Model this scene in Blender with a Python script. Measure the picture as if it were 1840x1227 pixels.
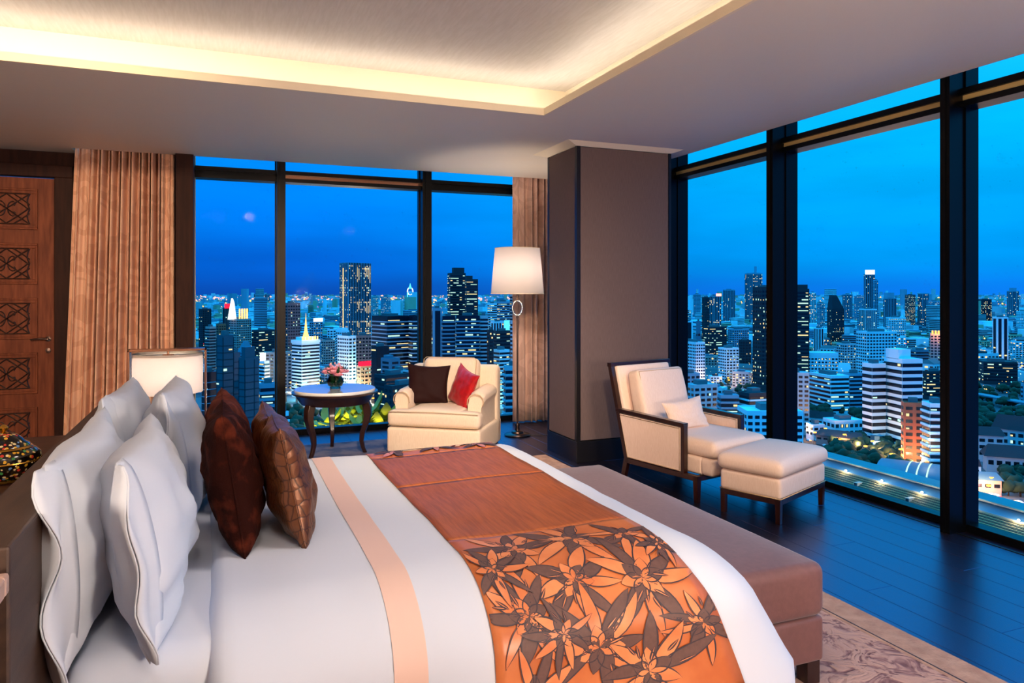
import bpy, bmesh, math, random
from math import sin, cos, tan, pi, radians, sqrt, atan2
from mathutils import Vector, Matrix, noise

random.seed(7)
scene = bpy.context.scene
COL = scene.collection
for _o in list(bpy.data.objects):
    bpy.data.objects.remove(_o)

# ------------------------------------------------------------------ camera
YAW = radians(22.0)          # view direction turned 22 degrees right of +Y
SN, CS = sin(YAW), cos(YAW)
FPX, HOR, EYE = 1300.0, 528.0, 1.6
cam_d = bpy.data.cameras.new('camera')
cam = bpy.data.objects.new('camera', cam_d)
COL.objects.link(cam)
cam.location = (0, 0, EYE)
cam.rotation_euler = (pi / 2, 0, -YAW)
cam_d.sensor_width = 36.0
cam_d.lens = FPX / 1840.0 * 36.0
cam_d.shift_y = -(613.5 - HOR) / 1840.0
cam_d.clip_start = 0.05
cam_d.clip_end = 60000
scene.camera = cam

def lin(c):
    return tuple(((x / 255.0) / 12.92 if x / 255.0 <= 0.04045 else ((x / 255.0 + 0.055) / 1.055) ** 2.4) for x in c)

# ------------------------------------------------------------------ world: dusk sky
world = bpy.data.worlds.new('dusk_sky')
scene.world = world
world.use_nodes = True
wn = world.node_tree.nodes; wl = world.node_tree.links
wn.clear()
w_out = wn.new('ShaderNodeOutputWorld'); w_bg = wn.new('ShaderNodeBackground')
w_tc = wn.new('ShaderNodeTexCoord'); w_sep = wn.new('ShaderNodeSeparateXYZ')
wl.new(w_tc.outputs['Generated'], w_sep.inputs[0])
def w_ramp(stops):
    r = wn.new('ShaderNodeValToRGB')
    r.color_ramp.interpolation = 'EASE'
    e = r.color_ramp.elements
    e[0].position, e[0].color = stops[0][0], (*stops[0][1], 1)
    e[1].position, e[1].color = stops[-1][0], (*stops[-1][1], 1)
    for p, c in stops[1:-1]:
        k = e.new(p); k.color = (*c, 1)
    wl.new(w_sep.outputs['Z'], r.inputs[0])
    return r
rampL = w_ramp([(0.0, (0.003, 0.08, 0.48)), (0.04, (0.001, 0.14, 0.76)), (0.10, (0.0, 0.235, 1.0)), (0.20, (0.0, 0.32, 1.1)), (0.5, (0.03, 0.95, 2.3)), (1.0, (0.06, 1.25, 2.8))])
rampR = w_ramp([(0.0, (0.003, 0.20, 0.85)), (0.05, (0.0, 0.37, 1.02)), (0.10, (0.0, 0.44, 1.08)), (0.18, (0.0, 0.54, 1.15)), (0.5, (0.03, 1.10, 2.4)), (1.0, (0.06, 1.30, 2.8))])
w_dot = wn.new('ShaderNodeVectorMath'); w_dot.operation = 'DOT_PRODUCT'
w_dot.inputs[1].default_value = (0.97, 0.24, 0)
wl.new(w_tc.outputs['Generated'], w_dot.inputs[0])
w_map = wn.new('ShaderNodeMapRange'); w_map.interpolation_type = 'SMOOTHSTEP'
w_map.inputs['From Min'].default_value = 0.30; w_map.inputs['From Max'].default_value = 0.92
wl.new(w_dot.outputs['Value'], w_map.inputs['Value'])
w_mix = wn.new('ShaderNodeMix'); w_mix.data_type = 'RGBA'
wl.new(w_map.outputs[0], w_mix.inputs['Factor'])
wl.new(rampL.outputs[0], w_mix.inputs['A']); wl.new(rampR.outputs[0], w_mix.inputs['B'])
w_mp = wn.new('ShaderNodeMapping'); w_mp.inputs['Scale'].default_value = (1.2, 1.2, 6.0)
w_nz = wn.new('ShaderNodeTexNoise'); w_nz.inputs['Scale'].default_value = 2.2; w_nz.inputs['Detail'].default_value = 4
wl.new(w_tc.outputs['Generated'], w_mp.inputs[0]); wl.new(w_mp.outputs[0], w_nz.inputs[0])
w_mr = wn.new('ShaderNodeMapRange')
w_mr.inputs['From Min'].default_value = 0.35; w_mr.inputs['From Max'].default_value = 0.70
w_mr.inputs['To Min'].default_value = 0.86; w_mr.inputs['To Max'].default_value = 1.12
wl.new(w_nz.outputs[0], w_mr.inputs['Value'])
w_mul = wn.new('ShaderNodeVectorMath'); w_mul.operation = 'SCALE'
wl.new(w_mix.outputs['Result'], w_mul.inputs[0]); wl.new(w_mr.outputs[0], w_mul.inputs['Scale'])
wl.new(w_mul.outputs[0], w_bg.inputs[0]); wl.new(w_bg.outputs[0], w_out.inputs[0])
w_bg.inputs[1].default_value = 1.0

vs = scene.view_settings
vs.view_transform = 'Standard'; vs.look = 'None'; vs.gamma = 1.0; vs.use_curve_mapping = False
vs.exposure = 0.0
cy = scene.cycles
cy.max_bounces = 7; cy.diffuse_bounces = 4; cy.glossy_bounces = 3; cy.transmission_bounces = 6
cy.transparent_max_bounces = 12; cy.volume_bounces = 0
cy.sample_clamp_indirect = 6.0; cy.caustics_reflective = False; cy.caustics_refractive = False
cy.use_denoising = True

# ------------------------------------------------------------------ room light: assumed ceiling downlights outside the view, plus added fill lights
def spot(loc, target, power, size=100, col=(1, 0.86, 0.70), rad=0.12, blend=0.9):
    l = bpy.data.lights.new('unseen_spot', 'SPOT')
    l.energy = power; l.color = col; l.spot_size = radians(size); l.spot_blend = blend; l.shadow_soft_size = rad
    o = bpy.data.objects.new('unseen_spot', l); COL.objects.link(o)
    o.location = loc
    o.rotation_euler = (Vector(target) - Vector(loc)).to_track_quat('-Z', 'Y').to_euler()
    return o
def bulb(name, loc, power, col, rad):
    l = bpy.data.lights.new(name, 'POINT'); l.energy = power; l.color = col; l.shadow_soft_size = rad
    o = bpy.data.objects.new(name, l); COL.objects.link(o); o.location = loc
    return o
WARM = (1.0, 0.72, 0.46); SOFT = (1.0, 0.81, 0.70)
spot((1.00, 2.20, 3.30), (0.75, 2.9, 0.7), 115, 125, SOFT, 0.25)
spot((-0.10, 0.60, 3.30), (0.0, 2.7, 0.8), 75, 105, SOFT, 0.25)
spot((2.60, 1.20, 2.98), (3.3, 5.0, 0.6), 250, 75, WARM, 0.12)
bulb('fill_light', (1.9, -1.5, 1.5), 430, (1, .80, .64), .25)  # added fill behind the camera to lift the ceiling, no lamp modelled
bulb('fill_light', (-2.6, -.6, 1.4), 400, (1, .77, .60), .25)  # second added fill light behind the camera
spot((0.60, 0.30, 3.30), (1.9, 7.2, 0.3), 1100, 50, WARM, 0.12)
spot((1.20, 3.60, 3.33), (2.0, 7.0, 0.1), 560, 60, SOFT, 0.10)  # extra spot added to brighten the armchair front
spot((-1.60, 1.50, 3.30), (-1.2, 8.4, 1.4), 1000, 60, WARM, 0.12)
spot((3.20, 0.20, 2.98), (2.9, 2.8, 0.0), 120, 90, WARM, 0.12)
# ------------------------------------------------------------------ materials
def newmat(name):
    m = bpy.data.materials.new(name); m.use_nodes = True
    return m, m.node_tree.nodes, m.node_tree.links, m.node_tree.nodes['Principled BSDF']
def setp(b, **k):
    for a, v in k.items():
        b.inputs[a.replace('_', ' ')].default_value = v
def mat(name, col, rough=0.6, metal=0.0, col2=None, scale=8.0, stretch=(1, 1, 1), bump=0.0, bscale=None, detail=4, coord='Object', coat=0.0, spec=None, sheen=0.0, contrast=(0.35, 0.65), emis=None, estr=0.0):
    m, n, l, b = newmat(name)
    c = (*lin(col), 1)
    b.inputs['Base Color'].default_value = c
    b.inputs['Roughness'].default_value = rough; b.inputs['Metallic'].default_value = metal
    if coat: b.inputs['Coat Weight'].default_value = coat; b.inputs['Coat Roughness'].default_value = 0.12
    if spec is not None: b.inputs['Specular IOR Level'].default_value = spec
    if sheen: b.inputs['Sheen Weight'].default_value = sheen; b.inputs['Sheen Roughness'].default_value = 0.4
    if emis: b.inputs['Emission Color'].default_value = (*lin(emis), 1); b.inputs['Emission Strength'].default_value = estr
    tc = n.new('ShaderNodeTexCoord'); mp = n.new('ShaderNodeMapping'); mp.inputs['Scale'].default_value = stretch
    l.new(tc.outputs[coord], mp.inputs[0])
    if col2:
        nz = n.new('ShaderNodeTexNoise'); nz.inputs['Scale'].default_value = scale; nz.inputs['Detail'].default_value = detail
        l.new(mp.outputs[0], nz.inputs[0])
        r = n.new('ShaderNodeValToRGB'); r.color_ramp.elements[0].position = contrast[0]; r.color_ramp.elements[1].position = contrast[1]
        r.color_ramp.elements[0].color = c; r.color_ramp.elements[1].color = (*lin(col2), 1)
        l.new(nz.outputs[0], r.inputs[0]); l.new(r.outputs[0], b.inputs['Base Color'])
    if bump:
        nz2 = n.new('ShaderNodeTexNoise'); nz2.inputs['Scale'].default_value = bscale or scale; nz2.inputs['Detail'].default_value = 3
        l.new(mp.outputs[0], nz2.inputs[0])
        bp = n.new('ShaderNodeBump'); bp.inputs['Strength'].default_value = bump; bp.inputs['Distance'].default_value = 0.01
        l.new(nz2.outputs[0], bp.inputs['Height']); l.new(bp.outputs[0], b.inputs['Normal'])
    return m
def emit(name, col, strength, sample=False):
    m, n, l, b = newmat(name)
    n.remove(b); e = n.new('ShaderNodeEmission'); e.inputs[0].default_value = (*lin(col), 1); e.inputs[1].default_value = strength
    l.new(e.outputs[0], n['Material Output'].inputs[0])
    if not sample:
        m.cycles.emission_sampling = 'NONE'
    return m

M = {}
M['soffit'] = mat('soffit_paint', (230, 220, 206), 0.55, col2=(228, 220, 208), scale=3)
M['tray'] = mat('tray_ceiling_fabric', (204, 196, 188), 0.6, col2=(196, 187, 178), scale=60, stretch=(1, 0.1, 1))
M['cream_paint'] = mat('cream_paint', (240, 226, 198), 0.5)
M['wallpaint'] = mat('wall_fabric', (150, 128, 112), 0.8, col2=(140, 118, 102), scale=30)
M['pillarfab'] = mat('pillar_fabric', (102, 86, 84), 0.75, col2=(92, 77, 75), scale=300, stretch=(1, 1, 0.05), bump=0.15, bscale=400)
M['black'] = mat('black_lacquer', (14, 12, 13), 0.35)
M['frame'] = mat('window_frame_metal', (5, 6, 8), 0.34, spec=0.16)
M['champagne'] = mat('champagne_metal', (214, 186, 120), 0.45, metal=0.35)
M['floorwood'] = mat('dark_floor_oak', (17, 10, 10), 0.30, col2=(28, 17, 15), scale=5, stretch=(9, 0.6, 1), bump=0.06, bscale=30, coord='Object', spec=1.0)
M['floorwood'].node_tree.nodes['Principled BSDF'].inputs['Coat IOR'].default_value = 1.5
M['floorwood'].node_tree.nodes['Principled BSDF'].inputs['Specular Tint'].default_value = (.25, .42, 1, 1)  # blue of the sky reflection is tinted into the specular colour
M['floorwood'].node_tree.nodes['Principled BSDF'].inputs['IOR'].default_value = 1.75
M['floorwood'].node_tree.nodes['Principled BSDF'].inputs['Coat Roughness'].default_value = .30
M['walnut'] = mat('dark_walnut', (52, 30, 20), 0.42, col2=(74, 45, 30), scale=6, stretch=(1, 9, 9), bump=0.05, bscale=40)
M['hbwood'] = mat('headboard_walnut', (44, 29, 21), 0.5, col2=(60, 42, 31), scale=5, stretch=(8, 1, 8), bump=0.06, bscale=40)
M['doorwood'] = mat('teak_door', (100, 47, 26), 0.55, col2=(130, 68, 40), spec=.2, scale=4, stretch=(7, 7, 0.8), bump=0.08, bscale=30)
M['doordark'] = mat('dark_door_frame', (40, 17, 12), 0.6, col2=(52, 25, 17), spec=.15, scale=4, stretch=(7, 7, 0.8))
M['fret'] = mat('carved_fretwork', (50, 29, 21), 0.35, spec=0.6)
M['mahog'] = mat('mahogany', (30, 11, 8), 0.28, col2=(42, 17, 11), scale=5, stretch=(5, 5, 0.8), coat=0.3)
M['bronze'] = mat('antique_bronze', (88, 72, 66), 0.28, metal=1.0)
M['copper'] = mat('polished_copper', (176, 128, 102), 0.22, metal=1.0)
M['marble'] = mat('white_marble', (222, 224, 222), 0.10, col2=(216, 219, 220), scale=1.2, spec=0.8, coat=1.0, contrast=(0.55, 0.75))
M['white_linen'] = mat('white_linen', (208, 219, 236), 0.75, bump=0.04, bscale=900, spec=0.2)
M['white_case'] = mat('white_pillowcase', (204, 214, 228), 0.75, bump=0.05, bscale=700, spec=0.2)
M['peach'] = mat('peach_band', (226, 196, 184), 0.6, bump=0.05, bscale=600)
M['runner'] = mat('rust_silk', (166, 90, 42), 0.5, col2=(138, 70, 30), scale=30, stretch=(3, .25, .25), bump=0.10, bscale=90)
M['runnerp'] = mat('copper_satin', (206, 126, 74), 0.38, col2=(180, 98, 52), scale=5, bump=0.06, bscale=40)
M['runnerl'] = mat('bright_copper_satin', (222, 142, 92), 0.36, col2=(198, 112, 64), scale=9)
M['applique'] = mat('taupe_applique', (92, 66, 60), 0.6, col2=(82, 58, 54), scale=60)
M['cord'] = mat('applique_outline', (48, 38, 48), 0.6)
M['velvet'] = mat('brown_velvet', (34, 9, 5), 0.9, col2=(92, 38, 22), scale=14, detail=8, contrast=(0.50, 0.78), bump=0.3, bscale=90, spec=0.08)
M['velvetl'] = mat('cinnamon_velvet', (66, 26, 14), 0.8, col2=(112, 56, 34), scale=14, detail=8, contrast=(0.50, 0.78), bump=0.3, bscale=90, spec=0.08)
M['cream'] = mat('cream_linen_weave', (242, 222, 198), 0.8, col2=(234, 212, 186), scale=220, stretch=(1, 1, 0.12), bump=0.12, bscale=400)
M['cream2'] = mat('ivory_linen_weave', (246, 222, 208), 0.8, col2=(238, 212, 196), scale=220, stretch=(1, 1, 0.12), bump=0.12, bscale=400)
M['pipe'] = mat('cream_piping', (206, 176, 138), 0.8)
M['darkcush'] = mat('dark_brown_satin', (36, 12, 12), 0.7, spec=0.15)
M['red'] = mat('red_silk', (186, 12, 20), 0.45, col2=(160, 8, 16), scale=30, bump=0.1, sheen=0.2)
M['benchfab'] = mat('mauve_brown_satin', (108, 74, 72), 0.55, col2=(100, 68, 66), scale=40, bump=0.05, bscale=120, sheen=0.3)
M['chrome'] = mat('chrome', (200, 200, 200), 0.15, metal=1.0)
M['stonebeige'] = mat('beige_lacquer', (178, 150, 136), 0.35)
M['greytop'] = mat('smoked_glass_top', (52, 50, 52), 0.12)
M['cable'] = mat('black_cable', (12, 12, 12), 0.5)
M['leaf'] = mat('green_leaf', (34, 70, 30), 0.5, col2=(50, 92, 42), scale=30)
M['pink'] = mat('pink_peony', (240, 150, 172), 0.6, col2=(250, 190, 200), scale=20)
M['stem'] = mat('green_stem', (60, 90, 40), 0.6)

def wall_bronze():
    m, n, l, b = newmat('bronze_quilted_silk')
    setp(b, Roughness=0.36); tc = n.new('ShaderNodeTexCoord'); mp = n.new('ShaderNodeMapping'); mp.inputs['Scale'].default_value = (85, 1, 22)
    l.new(tc.outputs['Object'], mp.inputs[0])
    v = n.new('ShaderNodeTexVoronoi'); v.feature = 'DISTANCE_TO_EDGE'; v.inputs['Scale'].default_value = 1.0; v.inputs['Randomness'].default_value = 0.55
    l.new(mp.outputs[0], v.inputs['Vector'])
    r = n.new('ShaderNodeValToRGB'); e = r.color_ramp.elements
    e[0].position = 0.0; e[0].color = (*lin((50, 26, 14)), 1); e[1].position = 0.09; e[1].color = (*lin((104, 62, 34)), 1); b.inputs['Metallic'].default_value = .35
    l.new(v.outputs['Distance'], r.inputs[0]); l.new(r.outputs[0], b.inputs['Base Color'])
    bp = n.new('ShaderNodeBump'); bp.inputs['Strength'].default_value = 0.7; bp.inputs['Distance'].default_value = 0.006
    l.new(v.outputs['Distance'], bp.inputs['Height']); l.new(bp.outputs[0], b.inputs['Normal'])
    return m
M['bronzesilk'] = wall_bronze()

def damask(name, c1, c2, sc=3.0, rough=0.5):
    # large curling leaf shapes woven in two tones
    m, n, l, b = newmat(name)
    setp(b, Roughness=rough); b.inputs['Sheen Weight'].default_value = 0.25
    tc = n.new('ShaderNodeTexCoord'); mp = n.new('ShaderNodeMapping'); mp.inputs['Scale'].default_value = (sc, sc, sc * 0.75)
    l.new(tc.outputs['UV'], mp.inputs[0])
    nz = n.new('ShaderNodeTexNoise'); nz.inputs['Scale'].default_value = 1.3; nz.inputs['Detail'].default_value = 1
    l.new(mp.outputs[0], nz.inputs[0])
    mx = n.new('ShaderNodeVectorMath'); mx.operation = 'MULTIPLY_ADD'
    mx.inputs[1].default_value = (1.6, 1.6, 1.6); l.new(nz.outputs['Color'], mx.inputs[0]); l.new(mp.outputs[0], mx.inputs[2])
    v = n.new('ShaderNodeTexVoronoi'); v.feature = 'SMOOTH_F1'; v.inputs['Scale'].default_value = 1.6; v.inputs['Smoothness'].default_value = 0.2
    l.new(mx.outputs[0], v.inputs['Vector'])
    w = n.new('ShaderNodeMath'); w.operation = 'SINE'; s = n.new('ShaderNodeMath'); s.operation = 'MULTIPLY'; s.inputs[1].default_value = 16
    l.new(v.outputs['Distance'], s.inputs[0]); l.new(s.outputs[0], w.inputs[0])
    r = n.new('ShaderNodeValToRGB'); e = r.color_ramp.elements
    e[0].position = 0.42; e[0].color = (*lin(c1), 1); e[1].position = 0.55; e[1].color = (*lin(c2), 1)
    mr = n.new('ShaderNodeMapRange'); mr.inputs['From Min'].default_value = -1; mr.inputs['From Max'].default_value = 1
    l.new(w.outputs[0], mr.inputs['Value']); l.new(mr.outputs[0], r.inputs[0]); l.new(r.outputs[0], b.inputs['Base Color'])
    n2 = n.new('ShaderNodeTexNoise'); n2.inputs['Scale'].default_value = 30; l.new(mp.outputs[0], n2.inputs[0])
    bp = n.new('ShaderNodeBump'); bp.inputs['Strength'].default_value = 0.15; bp.inputs['Distance'].default_value = 0.01
    l.new(n2.outputs[0], bp.inputs['Height']); l.new(bp.outputs[0], b.inputs['Normal'])
    return m
M['curtain'] = damask('damask_curtain', (214, 164, 134), (230, 184, 154), 1.7)
M['curtainp'] = damask('rose_damask_curtain', (196, 160, 144), (210, 174, 158), 1.7)

def rugmat():
    m, n, l, b = newmat('carved_wool_rug')
    setp(b, Roughness=0.95); b.inputs['Specular IOR Level'].default_value = 0.1
    tc = n.new('ShaderNodeTexCoord'); mp = n.new('ShaderNodeMapping'); mp.inputs['Scale'].default_value = (1, 1, 1)
    l.new(tc.outputs['Object'], mp.inputs[0])
    nz = n.new('ShaderNodeTexNoise'); nz.inputs['Scale'].default_value = 7; nz.inputs['Detail'].default_value = 5; nz.inputs['Distortion'].default_value = 1.2
    l.new(mp.outputs[0], nz.inputs[0])
    n2 = n.new('ShaderNodeTexVoronoi'); n2.feature = 'SMOOTH_F1'; n2.inputs['Scale'].default_value = 7; l.new(nz.outputs['Color'], n2.inputs['Vector'])
    ad = n.new('ShaderNodeMath'); ad.operation = 'ADD'; l.new(nz.outputs[0], ad.inputs[0]); l.new(n2.outputs['Distance'], ad.inputs[1])
    r = n.new('ShaderNodeValToRGB'); e = r.color_ramp.elements
    e[0].position = 0.64; e[0].color = (*lin((112, 84, 88)), 1); e[1].position = 0.95; e[1].color = (*lin((184, 152, 142)), 1)
    k = e.new(0.78); k.color = (*lin((142, 112, 114)), 1)
    l.new(ad.outputs[0], r.inputs[0]); l.new(r.outputs[0], b.inputs['Base Color'])
    bp = n.new('ShaderNodeBump'); bp.inputs['Strength'].default_value = 0.8; bp.inputs['Distance'].default_value = 0.01
    l.new(ad.outputs[0], bp.inputs['Height']); l.new(bp.outputs[0], b.inputs['Normal'])
    return m
M['rug'] = rugmat()
M['rugblue'] = mat('blue_grey_carpet', (74, 82, 104), 0.95, col2=(112, 104, 112), scale=5, detail=6, bump=.4, bscale=60, spec=.1, contrast=(.42, .58))
M['rugborder'] = mat('rug_border_wool', (186, 154, 136), 0.95, col2=(164, 132, 118), scale=14, bump=0.5, bscale=60, spec=0.1)

def shademat():
    m, n, l, b = newmat('lamp_shade_linen')
    n.remove(b)
    t = n.new('ShaderNodeBsdfTranslucent'); t.inputs[0].default_value = (.12, .115, .125, 1)
    d = n.new('ShaderNodeBsdfDiffuse'); d.inputs[0].default_value = (*lin((250, 236, 222)), 1)
    mx = n.new('ShaderNodeMixShader'); mx.inputs[0].default_value = 0.35
    l.new(t.outputs[0], mx.inputs[1]); l.new(d.outputs[0], mx.inputs[2]); l.new(mx.outputs[0], n['Material Output'].inputs[0])
    return m
M['shade'] = shademat()

def glassmat(name, tint, fac_ior=1.25):
    m, n, l, b = newmat(name)
    n.remove(b)
    t = n.new('ShaderNodeBsdfTransparent'); t.inputs[0].default_value = (*tint, 1)
    g = n.new('ShaderNodeBsdfGlossy'); g.inputs['Roughness'].default_value = 0.02
    fr = n.new('ShaderNodeFresnel'); fr.inputs[0].default_value = fac_ior
    mx = n.new('ShaderNodeMixShader')
    l.new(fr.outputs[0], mx.inputs[0]); l.new(t.outputs[0], mx.inputs[1]); l.new(g.outputs[0], mx.inputs[2]); l.new(mx.outputs[0], n['Material Output'].inputs[0])
    return m
M['pane'] = glassmat('window_glass', (0.985, 0.99, 1.0), 1.03)
M['clearglass'] = glassmat('clear_glass', (0.93, 0.95, 0.95), 1.4)
M['vaseglass'] = glassmat('green_vase_glass', (0.25, 0.62, 0.45), 1.5)

def jarmat():
    m, n, l, b = newmat('painted_porcelain')
    setp(b, Roughness=0.12)
    tc = n.new('ShaderNodeTexCoord'); v = n.new('ShaderNodeTexVoronoi'); v.inputs['Scale'].default_value = 85
    l.new(tc.outputs['Object'], v.inputs['Vector'])
    r = n.new('ShaderNodeValToRGB'); r.color_ramp.interpolation = 'CONSTANT'; e = r.color_ramp.elements
    cols = [(0.0, (18, 15, 15)), (0.30, (214, 166, 50)), (0.46, (60, 130, 70)), (0.60, (190, 60, 50)), (0.68, (18, 15, 15)), (0.76, (100, 140, 190)), (0.84, (236, 216, 160))]
    e[0].position = 0; e[0].color = (*lin(cols[0][1]), 1); e[1].position = cols[1][0]; e[1].color = (*lin(cols[1][1]), 1)
    for p, c in cols[2:]:
        k = e.new(p); k.color = (*lin(c), 1)
    sp = n.new('ShaderNodeSeparateColor'); l.new(v.outputs['Color'], sp.inputs[0]); l.new(sp.outputs[0], r.inputs[0])
    r2 = n.new('ShaderNodeValToRGB'); r2.color_ramp.elements[0].position = 0.45; r2.color_ramp.elements[0].color = (1, 1, 1, 1)
    r2.color_ramp.elements[1].position = 0.52; r2.color_ramp.elements[1].color = (0.03, 0.03, 0.03, 1)
    l.new(v.outputs['Distance'], r2.inputs[0])
    mx = n.new('ShaderNodeMix'); mx.data_type = 'RGBA'; mx.blend_type = 'MULTIPLY'; mx.inputs['Factor'].default_value = 1
    l.new(r.outputs[0], mx.inputs['A']); l.new(r2.outputs[0], mx.inputs['B']); l.new(mx.outputs['Result'], b.inputs['Base Color'])
    return m
M['jar'] = jarmat()
M['gold'] = mat('gilt', (200, 150, 60), 0.25, metal=1.0)

# ------------------------------------------------------------------ object helpers
def tag(o, label=None, cat=None, group=None, kind=None):
    if label: o['label'] = label
    if cat: o['category'] = cat
    if group: o['group'] = group
    if kind: o['kind'] = kind
    return o
def empty(name, loc=(0, 0, 0), rz=0.0, label=None, cat=None, group=None, kind=None, parent=None):
    o = bpy.data.objects.new(name, None); COL.objects.link(o)
    o.empty_display_size = 0.1
    o.location = loc; o.rotation_euler = (0, 0, rz)
    if parent: o.parent = parent
    return tag(o, label, cat, group, kind)

class MB:
    def __init__(s):
        s.v = []; s.f = []; s.m = []; s.uv = None
    def add(s, vs, fs, m=0, T=None):
        k = len(s.v)
        if T is not None: vs = [T @ Vector(p) for p in vs]
        s.v.extend([tuple(p) for p in vs])
        for f in fs:
            s.f.append(tuple(i + k for i in f)); s.m.append(m)
    def box(s, x0, x1, y0, y1, z0, z1, m=0, T=None):
        s.add([(x0, y0, z0), (x1, y0, z0), (x1, y1, z0), (x0, y1, z0), (x0, y0, z1), (x1, y0, z1), (x1, y1, z1), (x0, y1, z1)],
              [(0, 3, 2, 1), (4, 5, 6, 7), (0, 1, 5, 4), (1, 2, 6, 5), (2, 3, 7, 6), (3, 0, 4, 7)], m, T)
    def prism(s, poly, z0, z1, m=0, T=None):
        n = len(poly)
        vs = [(x, y, z0) for x, y in poly] + [(x, y, z1) for x, y in poly]
        fs = [tuple(range(n - 1, -1, -1)), tuple(range(n, 2 * n))] + [(i, (i + 1) % n, n + (i + 1) % n, n + i) for i in range(n)]
        s.add(vs, fs, m, T)
    def frustum(s, a, b, z0, z1, m=0, T=None):   # a, b: (x0,x1,y0,y1) bottom / top rectangles
        s.add([(a[0], a[2], z0), (a[1], a[2], z0), (a[1], a[3], z0), (a[0], a[3], z0), (b[0], b[2], z1), (b[1], b[2], z1), (b[1], b[3], z1), (b[0], b[3], z1)],
              [(0, 3, 2, 1), (4, 5, 6, 7), (0, 1, 5, 4), (1, 2, 6, 5), (2, 3, 7, 6), (3, 0, 4, 7)], m, T)
    def lathe(s, prof, n=32, m=0, T=None, caps=True):
        vs = []; fs = []
        for r, z in prof:
            for i in range(n):
                a = 2 * pi * i / n; vs.append((r * cos(a), r * sin(a), z))
        for j in range(len(prof) - 1):
            for i in range(n):
                k = (i + 1) % n
                fs.append((j * n + i, j * n + k, (j + 1) * n + k, (j + 1) * n + i))
        if caps:
            fs.append(tuple(range(n - 1, -1, -1))); fs.append(tuple((len(prof) - 1) * n + i for i in range(n)))
        s.add(vs, fs, m, T)
    def tube(s, pts, r, n=8, m=0, closed=False, T=None):
        P = [Vector(p) for p in pts]; k = len(P); vs = []; fs = []
        rs = r if isinstance(r, (list, tuple)) else [r] * k
        up = None
        for i in range(k):
            if closed: d = P[(i + 1) % k] - P[(i - 1) % k]
            else: d = P[min(i + 1, k - 1)] - P[max(i - 1, 0)]
            d.normalize()
            if up is None:
                up = Vector((0, 0, 1)) if abs(d.z) < 0.9 else Vector((1, 0, 0))
            a = d.cross(up)
            if a.length < 1e-6: a = d.orthogonal()
            a.normalize(); b = a.cross(d).normalized(); up = b
            for j in range(n):
                t = 2 * pi * j / n; vs.append(P[i] + (a * cos(t) + b * sin(t)) * rs[i])
        for i in range(k if closed else k - 1):
            q = (i + 1) % k
            for j in range(n):
                w = (j + 1) % n
                fs.append((i * n + j, q * n + j, q * n + w, i * n + w))
        if not closed:
            fs.append(tuple(range(n))); fs.append(tuple((k - 1) * n + j for j in reversed(range(n))))
        s.add(vs, fs, m, T)
    def grid(s, nu, nv, fn, m=0, T=None, cu=False, cv=False):
        vs = [fn(i / (nu if cu else nu - 1), j / (nv if cv else nv - 1)) for i in range(nu) for j in range(nv)]
        fs = []
        for i in range(nu if cu else nu - 1):
            for j in range(nv if cv else nv - 1):
                a = (i + 1) % nu; b = (j + 1) % nv
                fs.append((i * nv + j, a * nv + j, a * nv + b, i * nv + b))
        s.add(vs, fs, m, T)
    def build(s, name, mats, parent=None, smooth=False, bevel=0.0, seg=2, label=None, cat=None, group=None, kind=None, loc=None, rot=None, weld=False):
        me = bpy.data.meshes.new(name)
        me.from_pydata(s.v, [], s.f)
        if not isinstance(mats, (list, tuple)): mats = [mats]
        for q in mats: me.materials.append(M[q] if isinstance(q, str) else q)
        if len(mats) > 1: me.polygons.foreach_set('material_index', s.m)
        if s.uv:
            ul = me.uv_layers.new(name='UV')
            for lp in me.loops: ul.data[lp.index].uv = s.uv[lp.vertex_index]
        if weld or smooth:
            bm = bmesh.new(); bm.from_mesh(me)
            if weld: bmesh.ops.remove_doubles(bm, verts=bm.verts, dist=1e-5)
            bmesh.ops.recalc_face_normals(bm, faces=bm.faces)
            bm.to_mesh(me); bm.free()
        if smooth:
            me.polygons.foreach_set('use_smooth', [True] * len(me.polygons))
            if smooth != 'all':
                me.set_sharp_from_angle(angle=radians(50))
        me.update()
        o = bpy.data.objects.new(name, me); COL.objects.link(o)
        if bevel:
            b = o.modifiers.new('bevel', 'BEVEL'); b.width = bevel; b.segments = seg; b.limit_method = 'ANGLE'; b.angle_limit = radians(40)
        if parent: o.parent = parent
        if loc: o.location = loc
        if rot: o.rotation_euler = rot
        return tag(o, label, cat, group, kind)
def one(name, mats, x0, x1, y0, y1, z0, z1, parent=None, bevel=0.0, **k):
    b = MB(); b.box(x0, x1, y0, y1, z0, z1); return b.build(name, mats, parent, bevel=bevel, **k)

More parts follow.
